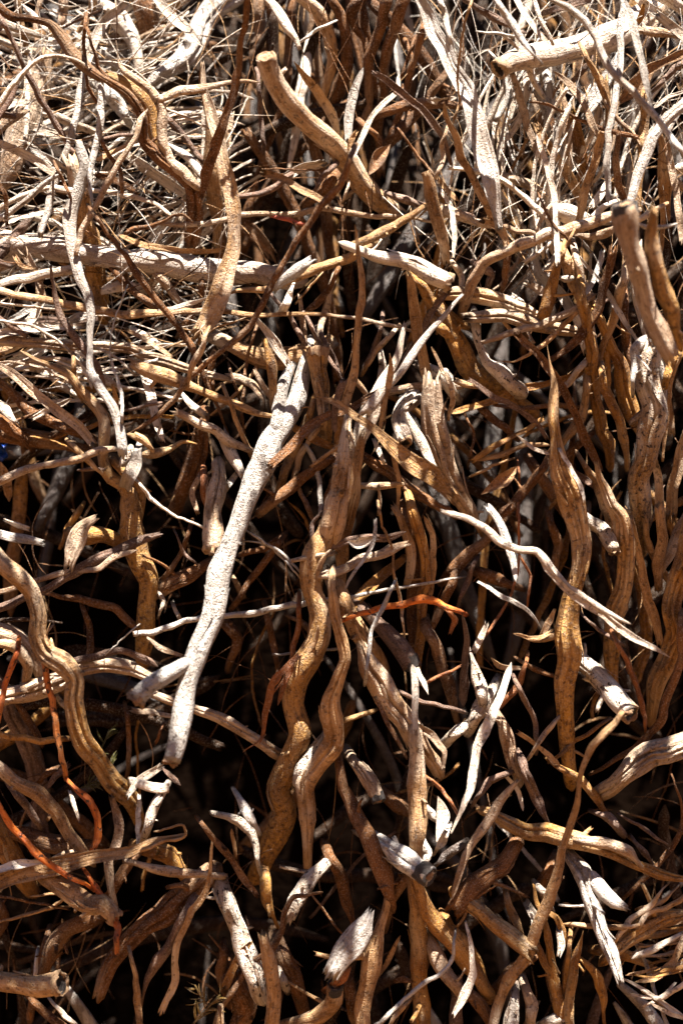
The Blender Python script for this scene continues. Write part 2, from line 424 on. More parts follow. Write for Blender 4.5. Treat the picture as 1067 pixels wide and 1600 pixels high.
GROUPS = {'bark_fibre': 'single fine bark fibres in the tangle', 'bark_curl': 'curled shavings of bark among the roots', 'orange_twig': 'orange twigs in the lower half', 'bark_strap': 'flat straps of bark in the tangle',
          'bark_ribbon': 'narrow bark ribbons in the tangle', 'root_stub': 'cut and broken root stubs', 'thick_root': 'thick roots', 'root': 'slender roots', 'twig': 'fine twigs'}
CATS = {'bark_fibre': 'bark fibre', 'bark_curl': 'bark curl', 'orange_twig': 'twig', 'bark_strap': 'bark strap', 'bark_ribbon': 'bark ribbon', 'root_stub': 'root stub',
        'thick_root': 'thick root', 'root': 'root', 'twig': 'twig'}

DATA = """
@0,0,1
30,-150|chalk r b0 h1 g0|478,558,20 470,590,24 456,640,31 440,668,36 423,693,44 400,740,38 376,800,37 360,845,36 347,883,38 330,967,38 316,1005,40 300,1050,37 283,1117,34 270,1190,27|thick chalky white root standing free, forked at its top and cut at its foot|the chalky white root|R
60,64|trunkm r|-60,380,36 0,385,36 60,388,38 150,398,40 240,410,43 330,421,42 400,427,40 440,432,36|bleached horizontal trunk entering from the frame edge under the curling ribbons|the horizontal trunk
-30,-10|tan r t0 st=0:1 d=10,0,-20,-35,-30,-20,-5,5,15,25,40,60,80,100,120|542,735,22 530,780,36 519,815,38 500,855,42 489,883,41 488,917,38 499,960,37 499,993,37 483,1030,42 463,1067,40 459,1100,35 471,1147,39 456,1183,42 434,1233,39 443,1273,37 433,1307,38 412,1345,34|stout wavy root turning ochre downward in the centre, below the split stalk|the wavy ochre root
-45,-25|silver f c0|122,219,11 126,235,17 133,262,19 124,300,19 112,335,20 110,365,20 115,400,20 125,430,17 137,457,15 143,493,13 142,533,11 143,573,12 158,607,14 178,640,17 187,667,18 192,705,15|long white ribbon hanging in an S curve over the horizontal trunk|the S-shaped ribbon
-20,-20|brown r|147,333,7 167,363,7 187,387,8 197,400,9 217,430,12 240,463,12 267,497,12 293,533,12 310,560,10 323,597,8 337,633,6 350,663,4|thin brown stem sliding diagonally down across the horizontal trunk|
40,50|tan f|250,350,7 290,352,9 340,345,8 372,337,8 423,335,9 473,333,9 503,325,10 529,330,9 569,338,9 623,338,7 680,347,5|long level strand running under the sawn diagonal root|the long level strand
-10,-5|pale f|247,157,13 277,143,15 310,138,13 356,130,8 383,127,6 409,128,4|pale arched ribbon reaching right towards the sawn diagonal root|
-15,-10|tan f g1 st=0:.5|316,100,6 318,135,10 327,160,15 336,200,19 348,245,22 358,290,24 366,345,22 363,395,24 350,440,29 331,485,33 311,520,26|flat tan strap hanging in a bow over the trunk with a frayed dark foot|the bowed strap
-60,-60|brown f|389,-20,9 384,30,10 376,75,10 372,110,12 362,150,14 350,190,16 335,235,18 322,270,18 316,306,7|brown twisting vine dropping from the top to the bowed strap|the twisting vine
-70,-70|brown r t1|551,240,8 530,290,12 503,320,12 483,350,11 456,387,10 443,407,10 429,433,11 411,477,12 393,507,12 373,527,12 353,543,10 320,570,10 290,597,10 267,630,10 247,650,9 220,668,7 198,678,4|very long thin brown whip curving from the sawn root down to the pale knuckle|the long brown whip
-30,-30|tan f|692,160,6 703,195,9 711,213,11 724,253,13 741,283,14 754,310,14 771,340,12|tan blade beside the broad split strap, lying against it|
-28,-10|silver f g3|646,-20,10 666,20,18 679,50,24 698,90,27 714,120,26 731,150,28 744,200,32 757,245,33 767,285,28 775,320,18 780,352,12|broad grey strap split lengthwise, slanting down from the top edge|the broad split strap
-60,0|pale r d=-60,-60,-55,-50,-45,-30,-15,0,20|975,332,12 940,343,18 897,357,20 857,367,20 811,383,18 780,400,18 755,413,19 738,440,20 726,470,16|smooth pale branch sweeping in an arc down from the blurred front stick|the sweeping pale branch
-260,-170|pale r k0 s1|974,324,38 975,345,42 980,385,34 991,415,37 1005,450,33 1020,490,33 1034,520,38 1046,556,30|out of focus tan stick nearest the viewer with a sawn top|the blurred front stick
-215,-170|tan r s0 st=.2:.9|1020,328,14 1017,360,20 1019,400,27 1031,443,29 1047,483,27 1056,520,16|out of focus orange brown stick leaning against the blurred front stick|
10,12|tan f|-20,448,12 33,462,12 83,470,12 140,483,14 200,491,14 250,488,12 317,485,9 356,488,9 399,493,8 453,490,7 506,492,6 563,497,6 603,507,7 645,518,4|long level tan strand just under the horizontal trunk|
-10,60|tan r st=0:1 d=-15,-15,-12,-10,-5,0,0,5,10,15,25,30,40,50,60,70,80|57,560,7 83,573,10 110,587,12 127,610,16 147,630,20 162,653,22 163,693,20 163,720,18 173,743,21 193,760,26 207,800,38 207,827,39 215,867,38 233,907,35 230,943,34 228,987,33 226,1018,26|ochre trunk-like root with a thin bent neck, left of the chalky root|the bent-necked ochre root
0,0|tan r s0 st=0:.3|205,566,16 233,580,24 267,590,25 300,604,18 356,628,13 389,640,12 426,650,9|tan branch snapped open at one end, below the banded bleached branch|
-10,30|pale r s0|277,643,11 310,660,16 337,673,17 362,692,16 395,705,12|pale splintered stick ending near the chalky white root|
-10,60|pale r s0 g2 st=0:.4|672,598,30 676,645,43 684,687,46 695,725,44 711,760,42 730,795,30 743,818,12|wide tan bark slab tapering down to the forked white ribbon|the wide bark slab
-40,60|tan r t0 g4 st=.1:1 d=-40,-40,-40,-38,-35,-30,-25,-20,-10,-5,0,5,10,20,35,50,70|852,541,5 861,587,13 864,633,17 868,683,19 872,717,31 882,750,42 896,785,40 903,815,33 908,843,32 907,883,30 894,927,32 888,973,38 889,1027,43 884,1083,39 884,1127,29 888,1167,27 891,1205,24|tall dagger-topped root with long open slits down its front|the dagger-topped root
-60,40|white r s0 g1 st=.15:1 d=-60,-55,-50,-40,-25,-10,5,25,45|1012,548,36 1012,600,42 1018,635,41 1015,675,43 1007,713,36 995,745,34 1000,775,38 1003,805,34 1003,832,22|pale smooth upright stub darkening to ochre under the blurred front stick|the pale upright stub
-70,-66|silver r|1038,536,12 1030,533,20 1008,535,21 993,548,17 990,575,12 988,600,7|small grey curl of bark lit white on top of the pale upright stub|
0,70|tan r s0 g3 st=0:.9|930,724,8 944,760,18 958,792,26 972,822,32 978,867,31 974,910,28 964,943,31 956,987,29 954,1027,27 959,1060,20|split tan stalk to the right of the dagger-topped root|the split tan stalk
-80,-85|white f|690,800,8 711,803,12 735,812,14 757,825,15 782,848,17 805,858,17 838,863,15 850,875,16 868,895,14 888,915,13 915,935,12 945,955,11 970,968,8 984,974,3|long chalk white ribbon forking as it crosses the dagger-topped root|the forked white ribbon|F
-70,90|tan r st=0:1 g2 d=-75,-75,-70,-60,-55,-50,-40,-30,-20,-10,0,10,25,45,70,100|-15,858,30 8,885,34 30,902,36 50,923,34 60,957,32 60,993,33 73,1020,36 100,1040,36 117,1063,32 117,1093,31 123,1127,32 133,1160,32 153,1187,34 177,1222,38 200,1250,34 216,1278,22|thick snaking root entering at the left edge and bending down in waves|the snaking left root
25,28|silver r c0|209,991,9 243,987,11 283,972,11 320,965,9 356,961,10 396,957,12 439,948,11 474,943,10 510,937,8 543,934,7 590,923,6 656,915,5 712,903,4|straight pale rod passing behind the chalky root and the wavy root|the straight pale rod
-50,-50|white f|798,1035,7 790,1060,12 780,1090,14 762,1130,17 745,1170,15 740,1200,14 731,1240,12 714,1280,6 705,1300,3|white tapering blade pointing down beside the tan grey post|
-60,-60|tan f|970,1115,8 951,1140,12 924,1167,12 911,1197,9 901,1257,10 884,1307,12 874,1350,15 858,1407,18 841,1440,20 824,1490,21 794,1533,21 774,1583,18 765,1620,14|long tan strap slanting down the lower right in front of everything|the long slanting strap
@0,0,3
-22,-20|brown f|-30,10,50 60,75,45 160,95,32 230,115,45 300,190,60 350,260,68 420,330,60 470,365,40|broad brown strap arching from the top left corner to the split husk|the arching brown strap
-10,20|brown r g1|480,365,30 600,440,42 660,540,52 680,660,62 740,740,62 830,800,70 900,870,84 915,1000,92 905,1090,80|lower brown rib of the curled open husk|the split husk
-20,10|tan r|540,-20,8 548,150,8 555,280,10 590,330,32 650,375,46 715,430,52 745,480,48 762,560,52 772,680,52 800,760,52 860,810,58 920,870,40|string that swells into the upper rib of the split husk|
12,25|ochre f|520,370,50 600,400,80 680,480,84 720,580,74 740,700,60 765,770,30|golden inner skin showing inside the split husk|
-5,0|slate r|-10,70,25 60,180,25 110,320,28 170,420,28 240,550,30 310,650,32 372,755,30|straight thin grey stem leading down to the snapped tan stub|the thin grey stem
75,95|tan r s0 st=0:.8|345,760,90 370,900,98 400,1050,112 425,1130,110 440,1280,100 462,1360,80 475,1430,60|snapped tan stub standing behind the horizontal trunk|the snapped tan stub
-50,-45|pale f|690,508,15 655,560,30 640,640,24 570,750,28 500,870,30 440,980,30 385,1080,30 358,1190,22||
-35,-20|silver f|470,355,28 475,480,36 470,600,36 445,720,36 420,830,22 430,960,18||
20,30|silver f|395,330,28 370,480,36 340,620,36 300,750,36 250,900,36 195,1100,30||
-30,-30|white f|-20,510,25 60,400,25 130,320,25 200,270,20 270,260,16 350,275,15 430,330,12|white arc of ribbon crossing the thin grey stem|
-8,0|slate f|-20,580,30 50,460,30 90,370,26 140,310,20||
140,150|pale f g3|215,260,90 180,420,130 120,600,130 60,750,110 20,880,60|broad bleached slab of wood deep in the upper left|the bleached slab
120,120|white f|150,230,25 135,400,30 130,560,30 120,660,20||
-10,-10|brown r|402,105,20 395,200,18 400,280,16 398,340,16 430,440,20 462,490,18||
-32,-30|brown r|415,150,18 440,230,18 470,330,18 525,385,16||
30,40|white f|-20,660,40 90,710,42 180,760,46 265,820,44||
0,10|silver f s0|150,700,18 220,740,36 300,785,40||
10,10|silver f|-20,1040,30 100,960,30 200,870,26 285,815,18||
20,20|white f|-20,985,30 90,930,26 220,880,26 340,890,32 500,900,24 620,925,26 720,950,22 810,1010,18||
18,22|white f|10,1065,30 100,1015,26 200,1000,26 330,983,24||
-20,-20|brown r|265,780,16 300,850,16 332,935,14||
60,60|brown f|440,820,30 560,850,36 650,905,30||
15,15|brown f|590,1095,16 620,1075,22 700,1062,24 770,1035,20 810,1010,18 860,1012,16 905,1045,14||
20,20|tan f|560,1105,24 640,1140,28 760,1162,26 900,1175,28 1040,1175,26||
-5,-5|slate f|440,662,12 530,640,20 625,632,14||
-6,-4|tan f|445,748,24 540,710,26 600,680,24 645,640,14||
0,5|brown r|478,655,18 520,740,20 565,800,22 575,890,18||
70,75|white f|600,720,40 700,800,60 800,870,60 880,915,44||
120,160|silver r g2|700,400,60 760,340,90 860,280,110 920,190,115 950,100,115 1000,30,120 1090,-30,120|thick grey root arching up behind the bowed strap into the top edge|the grey arching root
60,60|white f t1|725,-15,40 800,70,46 870,130,52 955,218,20||
-5,0|white f|750,497,10 850,540,15 975,597,10||
30,35|tan f|945,300,15 942,380,20 960,470,30 985,560,36 985,660,44 985,750,60 1000,870,72 1015,1000,64 1010,1140,46||
50,50|slate r|780,550,25 840,610,35 900,690,35 965,770,28||
20,20|silver f|782,668,12 860,720,40 925,790,42 955,850,20||
0,0|brown f|-10,840,15 30,920,22 33,1050,18||
150,150|tan f|75,-20,35 110,120,32 130,270,28||
140,140|pale r|300,-20,50 300,60,50 285,130,34||
130,150|tan r|440,-10,38 425,50,40 385,120,30 340,200,24||
140,140|tan f|200,-20,30 175,80,26 170,200,20||
150,170|white r|490,20,60 560,90,100 610,170,80 640,260,64 650,350,50|blurred chalk white lump of root behind the hanging string|
200,210|brown r|680,-20,110 700,120,116 700,260,110 690,400,90||
85,100|white f|600,10,40 500,90,46 450,180,42 410,290,36 390,360,30||
80,80|white f|215,525,45 330,570,48 440,625,44||
85,85|white f|170,615,30 280,635,36 340,630,30||
90,90|white f|-20,520,40 60,490,44 120,485,36||
60,70|pale f|-20,620,50 50,560,50 110,520,40||
110,110|white f|110,40,24 170,80,30 225,150,22||
100,110|silver f|360,160,22 440,220,40 520,280,44 600,330,40||
70,70|silver f|490,430,60 560,500,70 600,560,40||
30,30|slate f|300,130,10 380,90,14 480,40,10||
@356,0,3
-90,130|pale r c0 k1 st=0:.5|188,268,112 210,340,122 262,440,128 350,545,130 440,630,132 530,730,132 620,850,132 720,950,122 810,1020,96|sawn diagonal root with a round pale cut face, upper middle|the sawn diagonal root
-20,-15|white f t1 s1|175,-20,30 240,60,50 290,140,42 338,222,16||
0,0|silver r|345,190,14 400,148,18 475,112,14||
100,120|tan r|330,-20,60 420,60,70 470,150,62 490,260,56 480,350,52 448,440,44||
110,140|brown r|485,-20,50 530,70,60 562,180,62 562,300,66 535,400,76 500,490,70||
90,110|brown r|630,-20,50 580,60,60 590,120,44 640,180,32 655,270,25||
80,120|brown r|742,-20,60 722,100,56 690,200,50 662,280,50 665,380,46 660,480,42 640,570,40||
70,130|brown r|835,-20,60 790,110,60 745,230,60 730,330,52 735,450,50 705,580,50||
140,150|brown r|690,20,60 800,130,70 880,230,72 960,330,62 995,410,50||
60,80|brown r|918,120,40 880,260,40 850,380,36 790,560,36 755,660,28||
55,60|brown r|868,200,14 840,290,18 810,370,18||
20,40|tan f t0 g1|308,288,8 370,370,36 430,440,52 480,520,46 510,620,30 522,665,12|pointed tan strap standing above the sawn diagonal root|
30,45|silver f|630,320,25 590,430,42 570,530,46 563,650,38||
-12,-5|white f|588,740,20 640,620,26 680,540,28 740,480,26 790,430,24 800,345,20|white kinked strand rising from the sawn diagonal root|
0,0|slate f|690,345,28 800,420,36 870,480,36 940,550,36 1000,640,30 1050,790,20|dark purple strand bending down towards the broad split strap|
0,10|leafm f L|655,815,20 690,775,55 730,720,50 762,672,8|curled dead leaf lying against the sawn diagonal root|
10,10|brown r|815,628,12 860,690,14 930,780,15 978,838,12||
-5,0|tan f g1|175,812,30 260,840,36 340,890,36 440,940,32 468,972,16||
30,30|slate r|40,922,25 150,905,30 230,870,32 285,825,24||
42,42|white f|280,825,40 360,785,46 435,768,38||
25,25|slate r|405,895,16 440,830,26 490,782,26||
20,30|tan r|610,1140,46 720,1090,56 800,1050,50 860,1010,36 905,982,26||
50,55|slate r|790,925,36 900,960,36 1000,985,36 1100,1010,32||
-32,-10|tan f c0 g1|925,808,40 950,920,60 985,1050,62 1010,1140,52 1022,1220,36|flat tan slat standing upright near the arc of ribbons, right of centre|
-20,-20|tan r|1025,600,14 1003,700,26 1010,750,26 965,835,14||
-10,-5|white f|995,890,18 1040,960,26 1060,1050,26 1062,1210,18||
5,5|silver r|985,-20,30 1020,80,30 1048,210,24||
10,10|tan f|985,835,20 1030,890,30 1080,940,24||
220,240|brown r|200,-20,56 210,200,60 230,450,62 262,720,50||
200,200|brown r|300,-20,44 290,200,46 285,450,40||
210,220|tan r|160,-20,70 140,160,66 130,330,56||
90,100|slate r|140,360,20 155,550,26 172,730,20||
160,160|white f|385,190,50 350,400,60 320,600,44 288,790,20||
40,60|brown r|740,525,50 850,490,60 950,485,54 1080,495,36||
35,35|white f|930,468,34 1000,472,36 1070,462,30||
90,110|brown r|770,650,60 850,560,70 930,470,62 1015,355,44||
40,40|brown r|190,792,8 320,795,8 450,800,8||
60,60|brown r|650,600,30 700,650,32 720,700,22||
30,30|red r|240,1025,20 300,1035,24 345,1050,18||
65,80|brown r|470,860,60 440,900,60 400,930,50||
120,130|brown f|60,1040,60 140,1110,60 210,1190,50||
15,15|tan f|560,720,14 580,660,30 600,625,20||
10,10|tan r|560,880,14 548,920,12||
@711,0,3
-10,120|white r h0|215,322,100 262,295,122 330,275,128 450,265,132 560,240,116 680,200,128 780,150,122 900,60,120|short thick stub with a hollow broken mouth in the upper right|the hollow-mouthed stub
-150,-140|silver r|430,-20,20 520,30,36 600,100,38 660,190,38 720,320,38 800,400,36 900,510,34 990,620,30 1090,740,28|smooth grey stem arcing close to the viewer across the upper right corner|the grey arc stem
-120,-110|silver f|780,-20,28 830,110,36 860,230,34 890,370,32 932,530,22||
-80,-70|silver f|790,-20,28 775,150,32 770,300,32 755,430,32 720,600,32 710,750,30 715,955,22|long thin silvery strand hanging down to the blurred front stick|
-130,-120|silver r|180,-20,30 250,90,36 310,190,32 375,262,12||
-100,-90|white f|280,-20,40 320,60,36 370,130,30 445,215,16||
-40,-30|white f|360,-20,20 400,90,26 455,205,24||
-60,-60|slate f|20,-20,26 120,50,36 220,100,32 330,155,12||
-60,-50|tan r|75,10,14 40,130,12 20,260,12 10,400,12 20,480,12 -5,560,12||
-20,-20|silver f s0|100,150,10 200,158,16 305,172,12||
-22,-10|white f|145,60,14 210,150,18 295,225,14||
10,30|tan f|270,350,28 310,480,36 340,600,36 380,700,32 412,810,18||
-10,0|brown f|345,478,12 430,490,18 500,520,18 600,570,22 700,610,26 855,642,18||
-70,-60|white f|378,630,14 410,720,26 440,820,28 465,920,28 470,1060,26 478,1230,24|white whip falling in front of the bleached knob|the white whip
-20,0|pale f|460,335,20 540,400,36 600,490,36 650,600,32 692,690,12||
30,50|tan f t0|489,390,10 515,500,36 526,650,42 525,830,40||
-15,0|tan r|605,250,24 660,360,36 700,455,34||
0,10|tan f|688,460,20 760,560,22 830,620,20 872,685,10||
-30,-20|tan f c0|692,615,38 650,770,42 600,930,42 572,1050,34|flat tan slat leaning beside the bleached knob|
60,70|brown f|440,540,36 470,650,36 505,770,30||
70,90|ochre f g2|555,540,50 580,700,62 600,870,52||
50,70|silver f g2|335,320,50 400,450,56 440,560,50 505,750,38|broad silvery strip below the hollow-mouthed stub|
40,60|tan f|390,600,40 480,750,46 560,880,46 605,970,28||
10,20|brown f g1|765,620,22 752,760,36 770,880,36 802,955,28||
-22,0|silver f g1|1090,470,60 980,580,60 920,660,56 870,770,50 830,880,46 808,970,30|wide silvery strap slanting down from the right edge to the blurred front stick|the wide silvery strap
40,60|tan r st=.5:.9|890,380,36 880,600,46 870,750,52 850,900,52 848,1000,40||
60,70|tan f g1|955,620,24 980,800,62 985,950,66 978,1160,60||
30,40|tan f|985,630,26 1010,780,36 1040,920,36 1062,1120,34||
10,30|leafm f|1100,240,30 1050,260,40 980,290,36 910,320,56 860,390,90 800,440,60 770,470,16|crumpled brown bark curl catching light near the right edge|
40,40|slate r|1090,300,44 1030,320,36 985,365,30 945,405,24||
20,20|ochre f|845,130,12 865,80,34 880,30,16||
20,22|tan f|860,130,40 950,150,46 1040,168,26||
0,0|white f|950,70,40 1010,120,48 1090,185,50||
60,60|slate f|400,65,30 520,30,40 650,-10,40||
25,40|white r|455,975,44 490,990,84 540,1010,96 590,1022,70 630,1030,40|bleached rounded knob lying on the sweeping pale branch|the bleached knob
-30,-30|tan f|570,1098,14 650,1110,36 720,1090,44 765,1050,30||
-78,-75|brown r|405,940,14 450,1040,18 530,1125,14||
-20,-20|tan r|430,985,20 395,1040,22 385,1090,16||
-75,-75|tan r|490,1215,18 520,1150,18 545,1100,14||
-120,-100|silver r c1|840,1045,14 900,1065,26 970,1062,22 1040,1048,14||
-90,-90|tan r|860,1030,30 900,1005,30 955,975,22||
-10,0|white f|-20,785,20 70,800,26 210,840,28 290,900,30 400,990,30 460,1045,18|white strand slanting beneath the broad split strap|
60,70|tan r|220,830,50 330,860,52 440,925,40||
20,30|pale r|-20,1000,58 90,1040,42 200,1060,32 390,1100,24||
5,5|tan f|130,1040,30 200,1060,40 230,1120,32 240,1200,20||
0,0|white r|620,1040,30 680,980,34 720,960,24||
30,30|white f|640,970,34 690,900,40 710,850,24||
40,40|silver f|600,520,60 640,470,70 700,380,60 760,280,44||
35,35|tan f|700,380,36 715,520,36 720,640,30||
5,5|white f|930,510,12 1000,455,20 1090,420,14||
15,15|silver f|990,640,18 1030,560,22 1080,480,16||
50,50|white r|1030,810,40 1060,790,60 1100,780,60||
70,70|tan r|1030,850,50 1060,880,50 1100,880,46||
100,100|white f|960,-20,70 1020,20,70 1090,70,60||
95,95|white f|850,-20,40 900,30,50 960,60,36||
30,30|pale f|905,190,12 940,110,20 950,60,12||
50,50|slate f|540,390,26 600,330,30 640,270,20||
65,75|silver f|420,340,40 440,420,44 470,520,34||
@0,400,3
20,20|white f|-20,222,14 150,240,15 300,248,12 420,245,10||
5,5|white f|740,252,10 850,235,24 985,193,12||
30,30|white f|-20,372,50 100,350,46 250,330,40 390,330,24||
45,60|pale r g1|-20,392,50 150,400,58 350,428,48 450,425,48 560,432,52 700,470,62 850,520,60 960,552,40 1080,585,30|bleached branch banded by shadows, running level below the trunk|the banded bleached branch
20,20|slate f|-10,275,28 60,330,32 120,370,20||
0,5|slate f|240,50,12 260,180,26 290,290,36 350,380,42 410,450,36 460,520,32 492,620,20||
-40,-30|silver r|590,165,8 560,240,8 520,370,8 515,460,10 540,550,16 570,640,20 572,790,12|hair-thin grey string hanging beside the bent-necked ochre root|
10,15|tan f s0|600,348,14 660,380,26 740,430,26 805,472,12||
60,65|brown r|530,50,30 620,150,40 710,230,34||
60,65|tan r c1|735,85,50 800,160,46 855,225,34||
70,70|brown r|948,100,30 940,200,32 885,290,32 850,345,24||
-52,-50|tan r|966,375,16 940,450,30 900,510,32 888,565,18||
-12,-12|tan r|345,500,24 350,560,34 370,620,40||
5,8|ochre f s0|530,600,14 545,680,28 540,770,24||
20,60|ochre r|560,990,40 620,1050,60 655,1120,72 640,1210,84||
-30,-26|white r|618,880,44 600,935,58 570,985,44|pale rounded knuckle of broken bark in front of the bent-necked root|the pale knuckle
-32,-28|silver f|650,915,30 640,960,54 600,1045,66|
-18,-10|tan r s0|640,850,40 680,870,44 710,900,28||
-12,10|pale f g1|-20,500,30 100,580,46 200,670,52 300,740,56 380,800,56 445,885,46|banded pale strap sliding down towards the bent-necked ochre root|the banded strap
-22,-15|pale r|-20,1068,36 130,1000,42 260,970,36 380,950,42 460,912,46 535,905,28|knobbly pale branch reaching in from the left edge to the pale knuckle|
60,70|brown r|-20,570,40 70,660,52 150,730,56 250,780,62 370,825,54||
90,95|brown r|-20,825,110 120,850,94 250,870,82 390,895,50||
30,30|white f|-10,670,50 40,735,44 75,775,20||
25,25|white f|155,762,24 230,720,30 335,668,18||
-5,0|tan r|348,888,24 400,940,32 465,1005,22||
5,5|slate f|365,1005,10 430,1000,22 490,1000,14||
0,15|ochre f|660,930,40 730,930,48 800,900,34 860,870,22 925,882,8|thin ochre bark shaving curling away from the pale knuckle|
0,0|slate r|595,722,14 660,710,20 745,688,16||
30,25|white f|690,580,50 720,690,48 740,790,42 765,865,20|pale shadow-striped blade hanging below the banded bleached branch|
100,120|brown r|945,780,70 920,900,82 880,1010,84 845,1130,84||
90,95|brown f|970,810,20 970,900,24 925,1030,26||
15,-25|pale r h1 g1|1022,1030,56 1015,1100,82 1005,1200,90 1000,1280,96 985,1385,90|short hollow-ended stub hanging just left of the chalky white root|the hollow hanging stub
20,20|pale f|935,1035,24 905,1120,32 925,1195,24||
30,30|rust r|958,1040,40 965,1130,52 970,1180,30||
-22,-22|white r|640,1050,14 700,1130,22 800,1205,14 880,1240,14 965,1277,10|thin white whisker pointing at the hollow hanging stub|
15,15|white f|-10,130,40 80,110,50 200,90,50 340,60,46||
40,40|tan f s0|80,10,24 110,50,26 160,60,26 190,110,20||
35,40|tan f|120,0,40 170,80,44 205,190,32||
70,70|white f|510,150,60 580,140,70 640,150,40||
70,75|silver f|320,310,34 380,280,42 430,270,24||
80,80|silver f|60,500,50 160,460,60 230,430,30||
75,75|white f|80,525,20 180,500,28||
65,70|tan r|0,450,40 50,420,44||
95,95|white r|240,570,24 290,610,40 345,650,28||
60,60|white f|650,360,40 700,390,44 740,410,24||
50,50|silver f|40,300,18 110,270,30 210,210,20||
40,40|white f|60,330,20 130,310,40 200,215,40||
60,60|white f|0,40,60 60,10,60 110,-40,40||
60,70|brown r|-10,760,60 60,810,60 110,860,40||
100,100|tan f|0,960,40 30,1050,46 45,1150,30||
70,70|brown r|1000,480,30 985,560,34 1000,620,24||
50,50|white f|850,640,20 900,700,40 950,740,30||
@356,400,3
20,30|tan r|-20,185,14 100,155,26 200,150,36 330,100,50 430,50,56 560,10,52 640,-40,40|tan branch rising past the end of the horizontal trunk|
0,0|silver f s1|380,25,40 330,55,56 280,100,50 225,155,30|frayed silver end of bark at the tip of the horizontal trunk|
-5,-5|white f|305,140,18 285,190,40 265,235,40||
45,45|brown r|520,50,24 470,160,30 420,220,36 365,265,24||
60,55|pale r|495,110,30 455,260,36 418,425,30||
30,30|slate r|205,180,18 300,300,26 375,435,24||
20,20|tan r|435,85,8 385,145,12 340,200,10||
35,35|pale f|335,190,24 350,330,30 365,430,22||
35,35|slate r|360,280,18 440,420,22 545,595,18||
-50,-52|tan f t0 g2|596,-150,10 602,-60,18 612,10,26 632,100,32 627,200,36 610,330,37 597,480,40 577,600,44 547,720,50 526,850,50 515,960,42 500,1040,28|long upright tapering strip rising to a point up the middle|the upright centre strip
0,-25|white r h1|600,-40,44 700,-5,60 800,15,82 880,50,92 960,90,98 1040,118,90|bleached knotty root end to the right of the upright centre strip|the bleached knotty root
-20,-5|tan f s0 g1|852,90,30 865,200,50 880,320,52 910,450,52 930,560,46 932,625,38|splinter-topped tan slat standing above the wide bark slab|the splintered slat
40,50|ochre r|885,110,40 930,180,60 980,230,62 1060,290,50||
-20,0|white f g2|832,320,20 800,460,36 740,580,62 680,700,92 640,800,92 608,910,50|bright white splayed strip behind the leaf-shaped tan strap|the splayed white strip
-32,-25|silver f|1090,180,14 990,310,30 900,410,36 800,550,42 720,640,60 655,730,60||
0,0|slate f|1030,160,30 950,280,36 880,400,32 790,570,28||
-40,-35|tan f t0|762,450,6 758,560,30 736,680,36 714,820,18||
30,-10|tan r h0 g2 st=.2:.6|420,440,120 430,520,105 440,600,96 446,680,86 446,760,76|blackened hollow-topped stub behind the fork of the chalky root|the blackened hollow stub
55,50|tan r|40,430,80 160,480,122 260,485,112 350,455,92|stout pale brown root butting against the blackened hollow stub|
-8,0|white f|145,305,28 200,370,42 240,440,42 275,500,30||
-5,5|ochre f s0|170,405,30 205,500,52 215,620,44 203,750,22|
30,30|pale f s0|128,535,16 170,610,36 205,670,20||
35,35|pale f s0|20,560,40 120,600,42 175,695,22||
-58,-30|tan f t0 st=0:.4|395,652,14 500,690,32 580,740,40 680,810,48 760,880,64 860,970,90 960,1030,92 1040,1110,56|leaf-shaped tan strap widening down to the wide bark slab|the leaf-shaped strap
-35,-20|brown f g1|205,975,36 300,890,52 380,800,46 470,750,36 560,720,32 700,640,28 750,595,16||
10,15|ochre f|295,795,40 400,850,46 500,905,34||
20,25|ochre r|405,675,28 370,780,46 300,920,52 255,1050,44||
25,25|tan r|445,785,28 360,890,34 320,1000,34 305,1060,24||
12,20|brown r|200,1160,58 300,1080,56 400,1010,52 500,925,46||
0,10|silver f|365,880,24 410,980,26 430,1080,26 436,1210,20||
30,30|slate r|325,1070,20 355,1130,26 385,1200,24||
-40,-35|slate f|540,590,30 508,700,32 500,830,28||
-38,-38|tan r g2 d=-40,-40,-40,-38,-36,-34|562,810,44 552,900,84 538,990,116 520,1100,124 505,1220,116 490,1280,110|split stalk with open seams joining the wavy ochre root|the split stalk
-20,5|tan f|628,840,36 602,960,52 595,1100,52 572,1210,56 540,1330,58 530,1480,52 530,1560,50||
-28,-20|brown f|505,1020,36 480,1110,42 468,1220,28||
10,-30|white r h1 g1|860,680,90 815,720,84 795,775,76 820,830,76 832,880,66|banded white stub ending in a small round hole|the banded white stub
30,35|pale f|755,640,40 850,620,46 960,612,44 1090,610,38||
-16,0|white f|805,700,26 870,820,46 920,900,50 968,990,34||
20,30|brown r g1|620,935,48 720,990,56 800,1050,52 900,1120,52 1010,1190,40||
10,10|tan r|615,1075,30 700,1078,34 790,1075,26||
15,15|white f|685,860,22 705,910,30 728,970,18||
5,5|tan f|770,920,30 800,1060,30 795,1190,18||
-20,-15|tan f|955,425,10 1000,530,22 1045,620,24 1050,700,24 1032,765,12||
30,40|ochre f|985,320,50 1040,380,60 1075,470,48||
20,15|white r|970,540,60 1010,560,80 1040,610,60||
40,40|slate r|435,370,24 500,500,26 545,590,18||
80,90|slate r|720,310,24 690,430,32 645,520,28||
40,40|tan f|590,570,24 640,640,26 660,670,18||
60,60|tan r|770,360,24 700,440,30 650,520,20||
0,0|tan f|705,1080,20 712,1150,22 705,1210,16||
60,70|brown r|10,530,14 60,700,14 75,800,10||
50,50|brown r|135,330,14 90,500,18 65,740,14||
10,10|tan r|-10,640,20 40,760,24 90,900,26 110,950,18||
15,15|white f|-20,850,50 20,920,60 70,1020,40||
25,25|silver f|40,1020,30 0,1080,36||
70,70|white r|715,460,30 725,520,34 715,570,26||
@711,400,3
20,60|tan r g1|-20,175,60 100,190,82 200,210,82 310,250,62 430,310,38||
